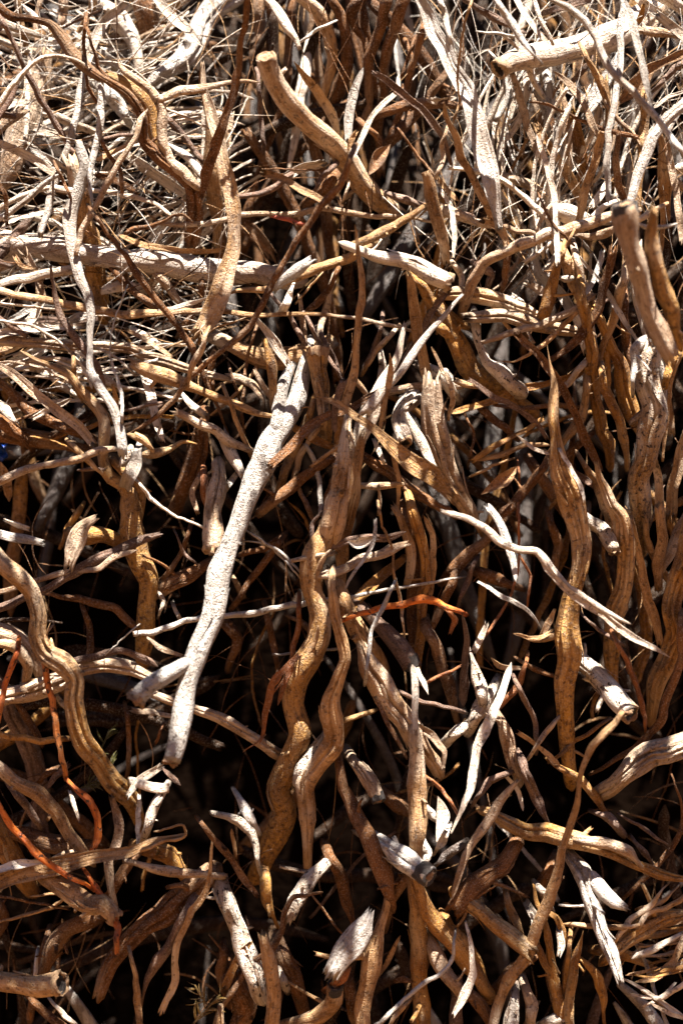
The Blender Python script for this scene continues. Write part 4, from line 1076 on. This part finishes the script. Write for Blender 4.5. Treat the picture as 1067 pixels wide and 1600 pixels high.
EXTRA = {  # second limbs of forked things: (part name, mat, opts, depth, points)
 'R': [('branch', 'chalk', 'r s0', (40, -20), '457,564,15 450,590,19 443,612,21 438,645,24 428,680,26'),
       ('branch', 'chalk', 'r h1', (-105, -150), '300,1030,24 285,1042,30 263,1055,33 235,1072,35 214,1091,34')],
 'F': [('ribbon_tip', 'white', 'f t1', (-78, -78), '846,868,8 862,898,12 890,926,12 935,956,12 975,988,12 1010,1008,10 1046,1027,6')],
 'G': [('branch', 'silver', 'r s1', (18, -32), '917,1362,18 930,1378,22 945,1395,21 962,1410,21 977,1417,10')],
}
recs = parse()
def tails(rc):
    """unspecified ends run on and dive back into the tangle"""
    px, w, d, o = rc['px'], rc['w'], rc['d'], rc['o']
    ln = np.linalg.norm(np.diff(px, axis=0), axis=1).sum(); wm = w.mean()
    short = ln < 3.4 * wm and wm > 7
    for e in (0, 1):
        if o['e'][e] != 'b' or rc['label'].startswith('pale rounded') or o['L']: continue
        i, j = (0, 1) if e == 0 else (-1, -2)
        t = px[i] - px[j]; t = t / max(np.linalg.norm(t), 1e-6)
        if o['sec'] == 'f' and not short:
            o['e'][e] = 's' if wm > 13 or (int(px[i][0] * 7 + px[i][1]) % 3) else 't'; o['tl'] = 1.8
            continue
        ext = 1.2 * wm if short else 0.8 * wm + 8
        n1 = px[i] + t * ext * 0.6; n2 = px[i] + t * ext; dd = (70 if short else 45)
        W = w[i]
        if e == 0:
            px = np.vstack([n2, n1, px]); w = np.concatenate([[W * .8, W * .95], w]); d = np.concatenate([[d[0] + dd, d[0] + dd * .45], d])
        else:
            px = np.vstack([px, n1, n2]); w = np.concatenate([w, [W * .95, W * .8]]); d = np.concatenate([d, [d[-1] + dd * .45, d[-1] + dd]])
        o['e'][e] = 's' if wm < 20 or short else 'b'
    rc['px'], rc['w'], rc['d'] = px, w, d
for i, rc in enumerate(recs):
    if rc['mat'] == 'white' and rc['o']['sec'] == 'r' and rc['px'][:, 1].mean() > 480 and rc['w'].mean() > 8: rc['mat'] = 'sunpatched'
    if rc['short'] == 'the sawn diagonal root': rc['w'] = rc['w'] * 0.88
    if rc['key'] == 'F': rc['w'] = rc['w'] * 0.78
    if rc['mat'] == 'tan' and rc['px'][:, 1].mean() < 460 and i % 2: rc['mat'] = 'pale'
    rc['o']['calm'] = bool(rc['label'])
    tails(rc)
    # roots grow up and outwards, so their tops stand nearer the viewer; loose bleached pieces lean back
    yy = rc['px'][:, 1]; q0 = rc['px'][-1] - rc['px'][0]
    if abs(q0[1]) > abs(q0[0]) and not rc['o']['d']:
        if rc['mat'] in ('tan', 'brown', 'ochre', 'rust', 'slate'): rc['d'] = rc['d'] + np.clip(0.34 * (yy - yy.mean()), -80, 80)
        elif rc['mat'] in ('white', 'silver', 'sunpatched'): rc['d'] = rc['d'] - np.clip(0.22 * (yy - yy.mean()), -30, 30)
    wm = float(rc['w'].mean()); name = auto_name(rc['mat'], rc['o'], wm)
    ob, q, ww, ds, O = build_strand(rc['px'], rc['w'], rc['d'], rc['mat'], rc['o'], 100 + i * 13, name)
    for (pn, pm, po, pd, pp) in EXTRA.get(rc['key'], []):
        A = np.array([[float(v) for v in p.split(',')] for p in pp.split()])
        build_strand(A[:, :2], A[:, 2], np.linspace(pd[0], pd[1], len(A)), pm, parse_opts(po.split()), 9000 + i + len(pp), pn, parent=ob, O=O)
    THINGS.append(dict(ob=ob, q=q, dd=ds, w=wm, d=float(ds.mean()), mat=rc['mat'], name=name, label=rc['label'], short=rc['short'], key=rc['key']))

# ------------------------------------------------------------------ strands that fill the depth of the tangle
def region(x, y):
    """typical angle (0 = level, 90 = upright), spread, materials"""
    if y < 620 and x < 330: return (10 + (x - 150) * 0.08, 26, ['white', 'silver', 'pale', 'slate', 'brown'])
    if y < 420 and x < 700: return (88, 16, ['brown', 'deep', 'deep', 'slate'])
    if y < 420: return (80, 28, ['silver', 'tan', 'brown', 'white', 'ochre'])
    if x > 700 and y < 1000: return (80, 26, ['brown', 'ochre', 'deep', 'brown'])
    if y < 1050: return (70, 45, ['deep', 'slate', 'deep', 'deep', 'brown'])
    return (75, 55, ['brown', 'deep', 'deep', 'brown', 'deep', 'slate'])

def rand_path(r, x, y, ang, ln, bend):
    k = 7; a = math.radians(ang) + r.uniform(-bend, bend); pts = [(0.0, 0.0)]
    da = r.uniform(-bend, bend) * 0.5
    for _ in range(k - 1):
        pts.append((pts[-1][0] + math.cos(a) * ln / (k - 1), pts[-1][1] - math.sin(a) * ln / (k - 1))); a += da + r.uniform(-bend, bend) * 0.5
    p = np.array(pts); return p - p.mean(0) + np.array([x, y])

r = random.Random(77)
HEROES = [t for t in THINGS if t['w'] >= 18 and (t['short'] or t['label'])]
def hollow(x, y):
    """dark hollows of the tangle, where nothing stands for some depth"""
    return any(((x - cx) / rx) ** 2 + ((y - cy) / ry) ** 2 < 1 for cx, cy, rx, ry in
               ((570, 490, 110, 110), (270, 930, 90, 160), (330, 1230, 120, 190), (620, 950, 130, 120), (800, 980, 110, 130), (470, 1450, 110, 120), (960, 1250, 120, 90), (170, 1440, 90, 90)))

def keep_clear(px, d, w0):
    """a filling strand that would lie across one of the large roots goes behind it instead"""
    for t in HEROES:
        D = np.linalg.norm(px[:, None] - t['q'][None, ::2], axis=2)
        if D.min() < t['w'] * .5 + w0 * .5 + 12:
            i, j = np.unravel_index(D.argmin(), D.shape); hd = t['dd'][::2][j]
            if d[i] < hd + t['w'] * .6: d = d + (hd + t['w'] * .7 + w0 - d[i])
    return d

def sheaves(n, xr, yr, dr, mats, cnt, ang=None):
    """loose sheaves of long bleached fibres that run side by side"""
    for _ in range(n):
        x, y = r.uniform(*xr), r.uniform(*yr); a0 = math.radians((region(x, y)[0] if ang is None else ang) + r.gauss(0, 20))
        curv = r.uniform(-1.5, 1.5); ln = r.uniform(160, 380) if ang is None else r.uniform(90, 150); d0 = r.uniform(*dr)
        for k in range(r.randint(*cnt)):
            L_ = ln * r.uniform(0.6, 1.1); cv = curv + r.gauss(0, 0.25); aa = a0 + r.gauss(0, 0.1); m_ = 8
            s = np.linspace(-.5, .5, m_); th_ = aa + cv * s
            px = np.stack([np.cumsum(np.cos(th_)), -np.cumsum(np.sin(th_))], 1) * L_ / m_; px = px - px.mean(0)
            px += np.array([x + r.gauss(0, 22), y + r.gauss(0, 22)]); w0 = r.choice([2.5, 3, 4, 5, 7, 10]); mat = r.choice(mats)
            o = parse_opts([('f' if r.random() < 0.9 else 'r')]); o['e'] = [r.choice('ts'), r.choice('ts')]; o['tl'] = 2.0
            d = keep_clear(px, d0 + r.uniform(-18, 18) + np.linspace(-1, 1, m_) * r.uniform(-25, 25), w0)
            nm = auto_name(mat, o, w0)
            ob, q, ww, ds, O = build_strand(px, np.full(m_, w0), d, mat, o, r.randint(0, 90000), nm)
            THINGS.append(dict(ob=ob, q=q, dd=ds, w=w0, d=float(ds.mean()), mat=mat, name=nm, label='', short='', fill=True))

def filler(n, xr, yr, dr, wr, lr, flatp, matset=None, bend=0.35, detail=1.0, names=None):
    for _ in range(n):
        x, y = r.uniform(*xr), r.uniform(*yr)
        if hollow(x, y): continue
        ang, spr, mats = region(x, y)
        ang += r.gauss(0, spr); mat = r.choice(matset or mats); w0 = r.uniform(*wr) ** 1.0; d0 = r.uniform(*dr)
        px = rand_path(r, x, y, ang, r.uniform(*lr), bend)
        prof = np.array([0.85, .95, 1, 1, 1, .92, .8]) * w0
        o = parse_opts([('f' if r.random() < flatp else 'r')]); o['e'] = [r.choice('sssbt'), r.choice('sssbt')]; o['tl'] = r.choice([1.2, 2, 7])
        if w0 > 12 and r.random() < 0.35: o['g'] = 1
        if mat in ('tan', 'brown', 'ochre') and y > 500: o['st'] = (r.uniform(0, .5), r.uniform(.2, 1))
        d = d0 + (np.clip(0.35 * (px[:, 1] - y), -90, 90) if mat in ('brown', 'ochre', 'tan', 'deep', 'slate') else np.linspace(-1, 1, 7) * r.uniform(-40, 40))
        d = keep_clear(px, d, w0)
        nm = auto_name(mat, o, w0)
        ob, q, ww, ds, O = build_strand(px, prof, d, mat, o, r.randint(0, 90000), nm, detail=detail)
        THINGS.append(dict(ob=ob, q=q, w=w0, d=float(ds.mean()), mat=mat, name=nm, label='', short='', fill=True))
PALE = ['white', 'white', 'silver', 'white', 'pale']
sheaves(15, (-10, 330), (20, 590), (10, 130), PALE, (5, 9))
sheaves(9, (730, 1080), (0, 400), (20, 140), PALE + ['tan'], (4, 8))
sheaves(2, (980, 1060), (1430, 1540), (0, 40), ['tan', 'ochre', 'pale'], (7, 10), 22)
filler(26, (300, 760), (-30, 420), (130, 270), (10, 26), (180, 420), 0.4, ['brown', 'deep', 'brown', 'deep'], 0.22)
filler(14, (640, 1090), (350, 1000), (110, 280), (8, 24), (160, 420), 0.35, ['brown', 'deep', 'brown', 'ochre'], 0.28)
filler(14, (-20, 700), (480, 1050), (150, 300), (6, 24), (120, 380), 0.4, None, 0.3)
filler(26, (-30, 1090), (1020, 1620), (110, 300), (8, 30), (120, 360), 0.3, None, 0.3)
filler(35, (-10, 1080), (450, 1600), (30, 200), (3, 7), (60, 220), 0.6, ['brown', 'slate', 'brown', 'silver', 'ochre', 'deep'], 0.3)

# the uncountable depth of the tangle behind, and beyond the frame, as one mass
def mass(name, n, label, spec):
    VV, FF, UU, SS, MI = [], [], [], [], []; base = 0
    mats = ['brown', 'slate', 'deep', 'dark', 'tan', 'silver', 'white']
    for _ in range(n):
        x, y, d0, w0, mi, ln = spec()
        ang, spr, _m = region(x, y); px = rand_path(r, x, y, ang + r.gauss(0, spr), ln, 0.3)
        d = d0 + np.linspace(-1, 1, 7) * r.uniform(-50, 50)
        q, ww, ds, tp = resample(px, np.array([.5, .85, 1, 1, .9, .7, .3]) * w0, d, max(12, w0))
        P = unproj(q[:, 0], q[:, 1], ds); R = ww * 0.5 * PX
        V, F, UV, ST, fr = sweep(P, R, r.randint(0, 9999), n=7, flat=r.choice([1, 1, .3]), lump=0.08, ends=('b', 'b'),
                                 stain=np.full(len(P), r.uniform(0, .5) if mi in (0, 4) else 0))
        VV.append(V); UU.append(UV); SS.append(ST); FF += [tuple(a + base for a in f) for f in F]; MI += [mi] * len(F); base += len(V)
    me = make_mesh(name, np.vstack(VV), FF, np.vstack(UU), np.concatenate(SS), [M[k] for k in mats])
    me.polygons.foreach_set('material_index', MI)
    o = link(name, me); o['kind'] = 'stuff'; o['label'] = label; o['category'] = 'root tangle'; return o

def spec_back():
    while True:
        x, y = r.uniform(-450, 1500), r.uniform(-120, 1750)
        dens = 1.0 if y < 430 else (0.45 if x > 640 and y < 1000 else 0.12)
        if r.random() < dens and not hollow(x, y): break
    top = y < 600
    return x, y, r.uniform(280, 570), r.uniform(8, 34), r.choice([0, 2, 2, 3, 2] if y < 420 else [2, 2, 3] if top else [2, 3]), r.uniform(180, 480)
mass('root_tangle', 430, 'dense mass of brown roots and stems deep behind the traced strands', spec_back)
def spec_side():
    while True:
        x, y = r.uniform(-600, 1700), r.uniform(-140, 2000)
        if not (-40 < x < 1107 and -30 < y < 1640): break
    return x, y, (r.uniform(170, 330) if y < 0 else r.uniform(-20, 260)), r.uniform(5, 30), r.choice([0, 1, 2, 4, 5, 6]), r.uniform(120, 380)
mass('outer_tangle', 520, 'further roots and stems of the same tangle around the view', spec_side)

# unseen overhang of the tangle, shaped to shade below but leave chosen pieces sunlit
SUNLIT = []; GAP = []
for t in THINGS:
    if t.get('fill'): continue
    if t['mat'] in ('white', 'chalk', 'sunpatched') or t['label'].startswith(('pale smooth', 'out of focus', 'short thick', 'sawn diagonal', 'bowed', 'grey claw', 'capped grey', 'lumpy grey', 'pale-topped', 'bleached', 'smooth pale', 'thick snaking', 'ridged log')):
        SUNLIT.append(unproj(t['q'][::3, 0], t['q'][::3, 1], t['dd'][::3])); GAP += [(30 if t['key'] else 15) * PX] * len(SUNLIT[-1])
SUNLIT = np.vstack(SUNLIT); GAP = np.array(GAP); SD = np.array(sdir)
SLIT_D = SUNLIT - (SUNLIT @ SD)[:, None] * SD        # projected along the sun
def spec_over():
    while True:
        xt, yt = r.uniform(-250, 1300), r.uniform(500, 1800) ; hgt = r.uniform(70, 420)
        if r.random() > 0.3 + 0.7 * min(max((yt - 480) / 400, 0), 1): continue
        T0 = unproj(np.array([xt]), np.array([yt]), np.array([20.0]))[0]; zs = CAMZ + (800 + hgt) * PX
        t = (zs - T0[2]) / sdir[2]; p = T0 + SD * t
        d = p[1] / PX; k = (DIST + d) / DIST
        if DIST + d < 500: continue
        y = 800 - (p[2] - CAMZ) / PX / k
        if y > -45 - 60 * (1 - k): continue
        pp = p - (p @ SD) * SD
        dist_ = np.linalg.norm(SLIT_D - pp, axis=1); near = dist_.min()
        if (dist_ < GAP).any(): continue
        return p[0] / PX / k + 533.5, y, d, r.uniform(8, 30), r.choice([0, 1, 4, 5, 6, 0]), min(r.uniform(50, 170), 1.5 * near / PX + 26)
mass('overhanging_shade_tangle', 1000, 'unseen upper roots of the tangle, shaped to shade the view below', spec_over)

# shreds of bark lodged everywhere
def mass_shreds(n, hair=False):
    VV, FF, UU, MI = [], [], [], []; base = 0
    for _ in range(n):
        z = r.random()
        if z < .38: x, y = r.uniform(-20, 360), r.uniform(-10, 620); mi = r.choice([0, 0, 1, 2])
        elif z < .62: x, y = r.uniform(640, 1090), r.uniform(-10, 420); mi = r.choice([0, 0, 1, 2])
        else: x, y = r.uniform(-20, 1090), r.uniform(0, 1620); mi = r.choice([2, 3, 3, 3])
        ang = region(x, y)[0] + r.gauss(0, 32); px = rand_path(r, x, y, ang, r.uniform(25, 150), 0.4)
        w0 = r.uniform(1.2, 4)
        if hair: px = rand_path(r, x, y, ang, r.uniform(70, 240), 0.35); w0 = r.uniform(1.0, 2.1)
        d = np.full(7, r.uniform(10, 240) + (60 if y > 600 else 0)) + np.linspace(-1, 1, 7) * r.uniform(-15, 15)
        q, ww, ds, tp = resample(px, np.array([.4, .9, 1, 1, 1, .8, .4]) * w0, d, 7)
        P = unproj(q[:, 0], q[:, 1], ds)
        V, F, UV, ST, fr = sweep(P, ww * .5 * PX, r.randint(0, 9999), n=5, flat=.35, twist=np.full(len(P), r.uniform(-1, 1)), lump=0.1, ends=('b', 's'))
        VV.append(V); UU.append(UV); FF += [tuple(a + base for a in f) for f in F]; MI += [mi] * len(F); base += len(V)
    nm = 'loose_fibres' if hair else 'bark_shreds'; me = make_mesh(nm, np.vstack(VV), FF, np.vstack(UU), np.zeros(base), [M[k] for k in ('white', 'silver', 'tan', 'brown')])
    me.polygons.foreach_set('material_index', MI); o = link(nm, me)
    o['kind'] = 'stuff'; o['label'] = 'hair-fine loose fibres strung through the roots' if hair else 'small loose shreds of bark lodged among the roots'; o['category'] = 'fibres' if hair else 'bark shreds'
mass_shreds(600); mass_shreds(650, True)

# ------------------------------------------------------------------ small things
def leafy_sprig(x, y, d, h, ang, n, col, label, seed):
    rr_ = random.Random(seed); O = unproj(np.array([x]), np.array([y]), np.array([d]))[0]
    root = bpy.data.objects.new('green_sprig', None); scene.collection.objects.link(root); root.location = O
    root['label'] = label; root['category'] = 'green sprig'; root['group'] = 'green sprigs low in the tangle'
    px = rand_path(rr_, x + math.cos(ang) * h / 2, y - math.sin(ang) * h / 2, math.degrees(ang), h, 0.12)
    q, ww, ds, tp = resample(px, np.full(7, 3.0), np.full(7, float(d)), 5); P = unproj(q[:, 0], q[:, 1], ds)
    V, F, UV, ST, fr = sweep(P, ww * .5 * PX, seed, n=6, ends=('t', 't'))
    link('stem', make_mesh('stem', V - O, F, UV, ST, [col]), root)
    me = None
    for k in range(n):
        i = rr_.randint(1, len(P) - 1)
        if me is None:
            C = np.array([[0, 0, 0], [.3, 0, .05], [.7, 0, .08], [1, 0, .02]]) * 0.017
            C = np.array([C[0] * (1 - t) + C[-1] * t + np.array([0, 0, 0.0015 * math.sin(t * 3.1)]) for t in np.linspace(0, 1, 6)])
            V, F, UV, ST, fr = sweep(C, 0.0013 * np.array([.4, .9, 1, .9, .6, .15]), seed, n=6, flat=.3, ends=('t', 't'))
            me = make_mesh('leaf', V, F, UV, ST, [col])
        lf = link('leaf', me, root); lf.location = P[i] - O
        lf.rotation_euler = (rr_.uniform(-.6, .6), -ang - rr_.choice([-1, 1]) * rr_.uniform(.4, 1.0), rr_.uniform(-1, 1)); lf.scale = [rr_.uniform(.7, 1.5)] * 3
green = bark('green_leaf', (0.085, 0.085, 0.012), (0.04, 0.045, 0.008), (0.12, 0.09, 0.02), rough=0.5)
yellow = bark('yellow_leaf', (0.22, 0.14, 0.03), (0.12, 0.07, 0.02), (0.16, 0.1, 0.02), rough=0.5)
leafy_sprig(150, 1185, 70, 50, 1.1, 8, green, 'small yellow-green sprig in the dark right of the snaking left root', 1)
leafy_sprig(125, 1228, 50, 54, 0.35, 20, green, 'dense mossy green sprig above the knee-bent orange twig', 2)
0 and leafy_sprig(128, 1262, 50, 50, 0.2, 26, green, 'mossy green sprig hanging behind the knee-bent orange twig', 5)
leafy_sprig(305, 1600, 10, 60, 0.9, 12, yellow, 'yellowing sprig at the bottom edge, left of the splinter-topped tan post', 3)
leafy_sprig(330, 1570, 12, 40, 2.4, 8, yellow, 'tiny ochre sprig above the yellowing sprig at the bottom edge', 4)

# scrap of blue plastic caught at the left edge
m, nt, bs = new_mat('blue_plastic'); bs.inputs['Base Color'].default_value = (0.008, 0.05, 0.30, 1); bs.inputs['Roughness'].default_value = 0.35
C = unproj(np.array([2.0]), np.array([706.0]), np.array([105.0]))[0]
def scrap(u, v):
    a = (u - .5) * 0.013; b = (v - .5) * 0.02
    return np.stack([a + .002 * np.sin(v * 9), .004 * np.sin(u * 7 + v * 4) + .002 * np.cos(v * 13), b + .002 * np.sin(u * 8)], -1)
bl = grid('plastic_scrap', scrap, 12, 12, m); bl.location = C; del bl['kind']
sol = bl.modifiers.new('thickness', 'SOLIDIFY'); sol.thickness = 0.0006
bl['label'] = 'crumpled scrap of bright blue plastic caught at the left edge'; bl['category'] = 'plastic scrap'

# ------------------------------------------------------------------ labels
COL = {'deep': 'dark brown', 'chalk': 'chalky', 'sunpatched': 'worn white', 'white': 'chalk white', 'pale': 'pale', 'trunkm': 'bleached', 'silver': 'silver grey', 'tan': 'tan', 'brown': 'brown', 'ochre': 'ochre', 'slate': 'purple grey',
       'dark': 'black', 'orange': 'orange', 'rust': 'rust brown', 'red': 'red', 'leafm': 'dry brown'}
NOUN = {'bark_fibre': 'fibre', 'bark_curl': 'bark curl', 'orange_twig': 'twig', 'bark_strap': 'strap', 'bark_ribbon': 'ribbon', 'root_stub': 'stub', 'thick_root': 'root', 'root': 'root', 'twig': 'twig'}
marks = [t for t in THINGS if t['short']]
def adj_w(t):
    w = t['w']; return 'hair-thin' if w < 4.5 else 'thin' if w < 9 else 'narrow' if w < 14 else 'broad' if w < 26 else 'thick'
def tilt(q):
    v = q[-1] - q[0]; a = math.degrees(math.atan2(-v[1], v[0])) % 180
    if a < 18 or a > 162: return 'level'
    if 68 < a < 112: return 'upright'
    return 'right-leaning' if a <= 68 else 'left-leaning'
def shape(q):
    ln = np.linalg.norm(np.diff(q, axis=0), axis=1).sum(); s = ln / max(np.linalg.norm(q[-1] - q[0]), 1)
    return 'straight' if s < 1.03 else 'bowed' if s < 1.12 else 'curved' if s < 1.35 else 'hooked'
used = {}
for t in THINGS:
    if t['label']: used[t['label']] = t
def candidates(t):
    base = '%s %s %s %s' % (adj_w(t), shape(t['q']), COL[t['mat']], NOUN[t['name']])
    mid = t['q'].mean(0); ranked = []
    for mk in marks:
        if mk is t: continue
        D = np.linalg.norm(t['q'][:, None, :] - mk['q'][None, :, :], axis=2); i, j = np.unravel_index(D.argmin(), D.shape)
        near = D[i, j]; v = mid - mk['q'][j]
        if near < 8: rel = 'crossing in front of' if t['d'] < mk['d'] - 4 else 'passing behind' if t['d'] > mk['d'] + 4 else 'touching'
        elif abs(v[0]) > abs(v[1]): rel = 'right of' if v[0] > 0 else 'left of'
        else: rel = 'below' if v[1] > 0 else 'above'
        ranked.append((near + 0.15 * np.linalg.norm(v), rel, mk['short']))
    ranked.sort(key=lambda a: a[0])
    tl = tilt(t['q'])
    for _, rel, sh in ranked[:4]: yield '%s, %s %s' % (base, rel, sh)
    for _, rel, sh in ranked[:5]: yield '%s %s, %s %s' % (tl, base, rel, sh)
    for a in range(4):
        for b in range(a + 1, 5):
            s = '%s %s, %s %s and %s %s' % (COL[t['mat']], NOUN[t['name']], ranked[a][1], ranked[a][2], ranked[b][1], ranked[b][2])
            if len(s.replace('-', ' ').split()) <= 16: yield s
    for a in range(5):
        s = '%s %s %s %s, %s %s, near the %s' % (tl, adj_w(t), COL[t['mat']], NOUN[t['name']], ranked[a][1], ranked[a][2], edge(mid))
        yield s
def edge(p):
    return ['top edge', 'upper part', 'middle', 'lower part', 'bottom edge'][int(min(max(p[1] / 320, 0), 4))]
for t in sorted(THINGS, key=lambda a: -a['w'] * len(a['q'])):
    o = t['ob']; o['category'] = CATS[t['name']]; o['group'] = GROUPS[t['name']]
    if not t['label']:
        for c in candidates(t):
            if c not in used: t['label'] = c; used[c] = t; break
        else: t['label'] = c
    o['label'] = t['label']
